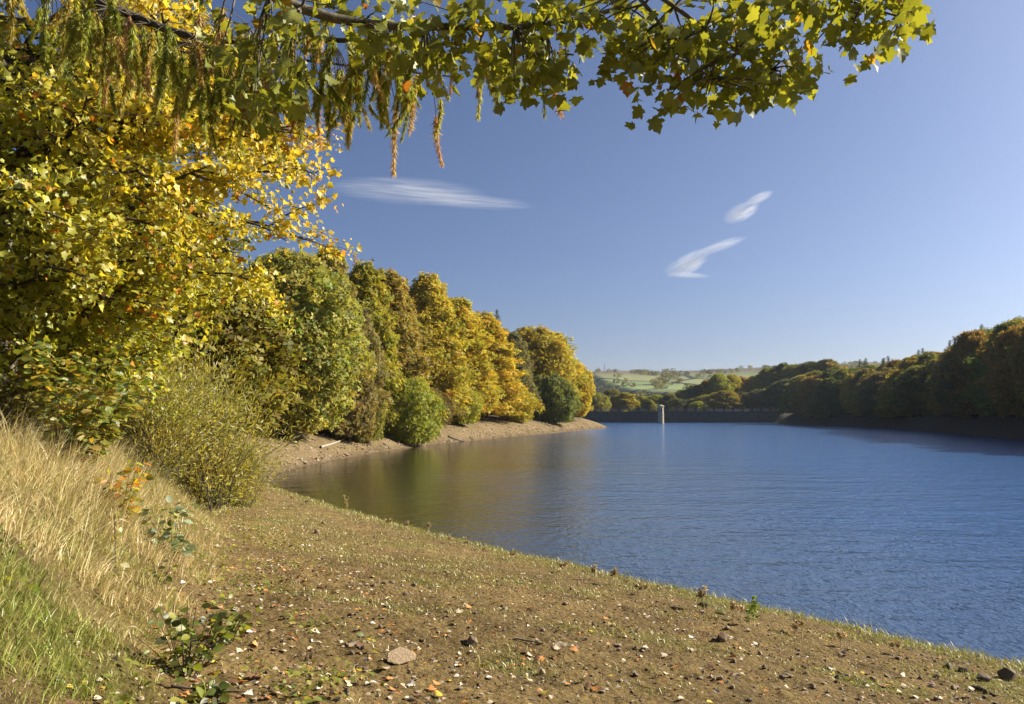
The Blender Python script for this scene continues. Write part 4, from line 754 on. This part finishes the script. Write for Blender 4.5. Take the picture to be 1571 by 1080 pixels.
def cloud_mat(hl, th, dens, curve, seed):
    m, t, out, N = new_mat('cloud'); L = t.links.new; tc = N('TexCoord'); sep = N('SeparateXYZ'); L(tc.outputs['Object'], sep.inputs[0])
    def M(op, a, b=None, c=None):
        n = N('Math', operation=op)
        for k, q in enumerate((a, b, c)):
            if q is None: continue
            if isinstance(q, (int, float)): n.inputs[k].default_value = q
            else: L(q, n.inputs[k])
        return n.outputs[0]
    x = sep.outputs[0]; z = M('SUBTRACT', sep.outputs[2], M('MULTIPLY', M('MULTIPLY', x, x), curve)); y = sep.outputs[1]
    r2 = M('ADD', M('MULTIPLY', x, x), M('ADD', M('MULTIPLY', y, y), M('MULTIPLY', z, z))); fall = M('MAXIMUM', M('SUBTRACT', 1.0, r2), 0.0); fall = M('POWER', fall, 1.3)
    mp = N('Mapping', Scale=(1.3, 2.4, 4.6), Location=(seed, seed * .7, 0), Rotation=(0, .35, 0)); L(tc.outputs['Object'], mp.inputs[0])
    n1 = N('TexNoise', Scale=1.0, Detail=8.0, Roughness=.7, Distortion=1.2); L(mp.outputs[0], n1.inputs['Vector'])
    nz = M('MAXIMUM', M('MULTIPLY', M('SUBTRACT', n1.outputs['Fac'], .42), 5.0), 0.0)
    pv = N('VolumePrincipled'); pv.inputs['Color'].default_value = (1, 1, 1, 1); pv.inputs['Anisotropy'].default_value = .2; L(M('MULTIPLY', M('MULTIPLY', fall, nz), dens), pv.inputs['Density'])
    L(pv.outputs[0], out.inputs['Volume']); m.cycles.volume_step_rate = .5; return m
cloud('long thin veil of cloud over the wooded shore', [(490, 284, 760, 302, 24, .0045, 0, 1.3), (600, 300, 830, 317, 13, .007, 0, 5.2)])
cloud('short bright wisp of cloud above the larger curved wisp', [(1108, 340, 1166, 312, 15, .016, 0, 4.1), (1140, 316, 1188, 293, 9, .018, 0, 8.4)])
cloud('curved bright wisp of cloud with a flat tail above the dam', [(1018, 425, 1092, 386, 17, .014, .2, 7.7), (1060, 394, 1148, 362, 9, .018, -.15, 3.3), (1018, 420, 1094, 424, 6, .016, 0, 2.7)])

hm, t_, out_, N_ = new_mat('haze'); pv_ = N_('VolumePrincipled'); pv_.inputs['Color'].default_value = (.8, .9, 1, 1); pv_.inputs['Density'].default_value = .00006; pv_.inputs['Anisotropy'].default_value = .3; t_.links.new(pv_.outputs[0], out_.inputs['Volume'])
m = MB(); zs = np.array([v_.z for v_ in (Vector(c_) for c_ in g.bound_box)]); m.box((-5700, -5700, float(zs.min()) - 1), (5700, 5700, float(zs.max()) + 25)); tag(obj('haze', m.mesh('haze', hm, False)), 'thin pale haze over the valley', None, None, 'stuff')
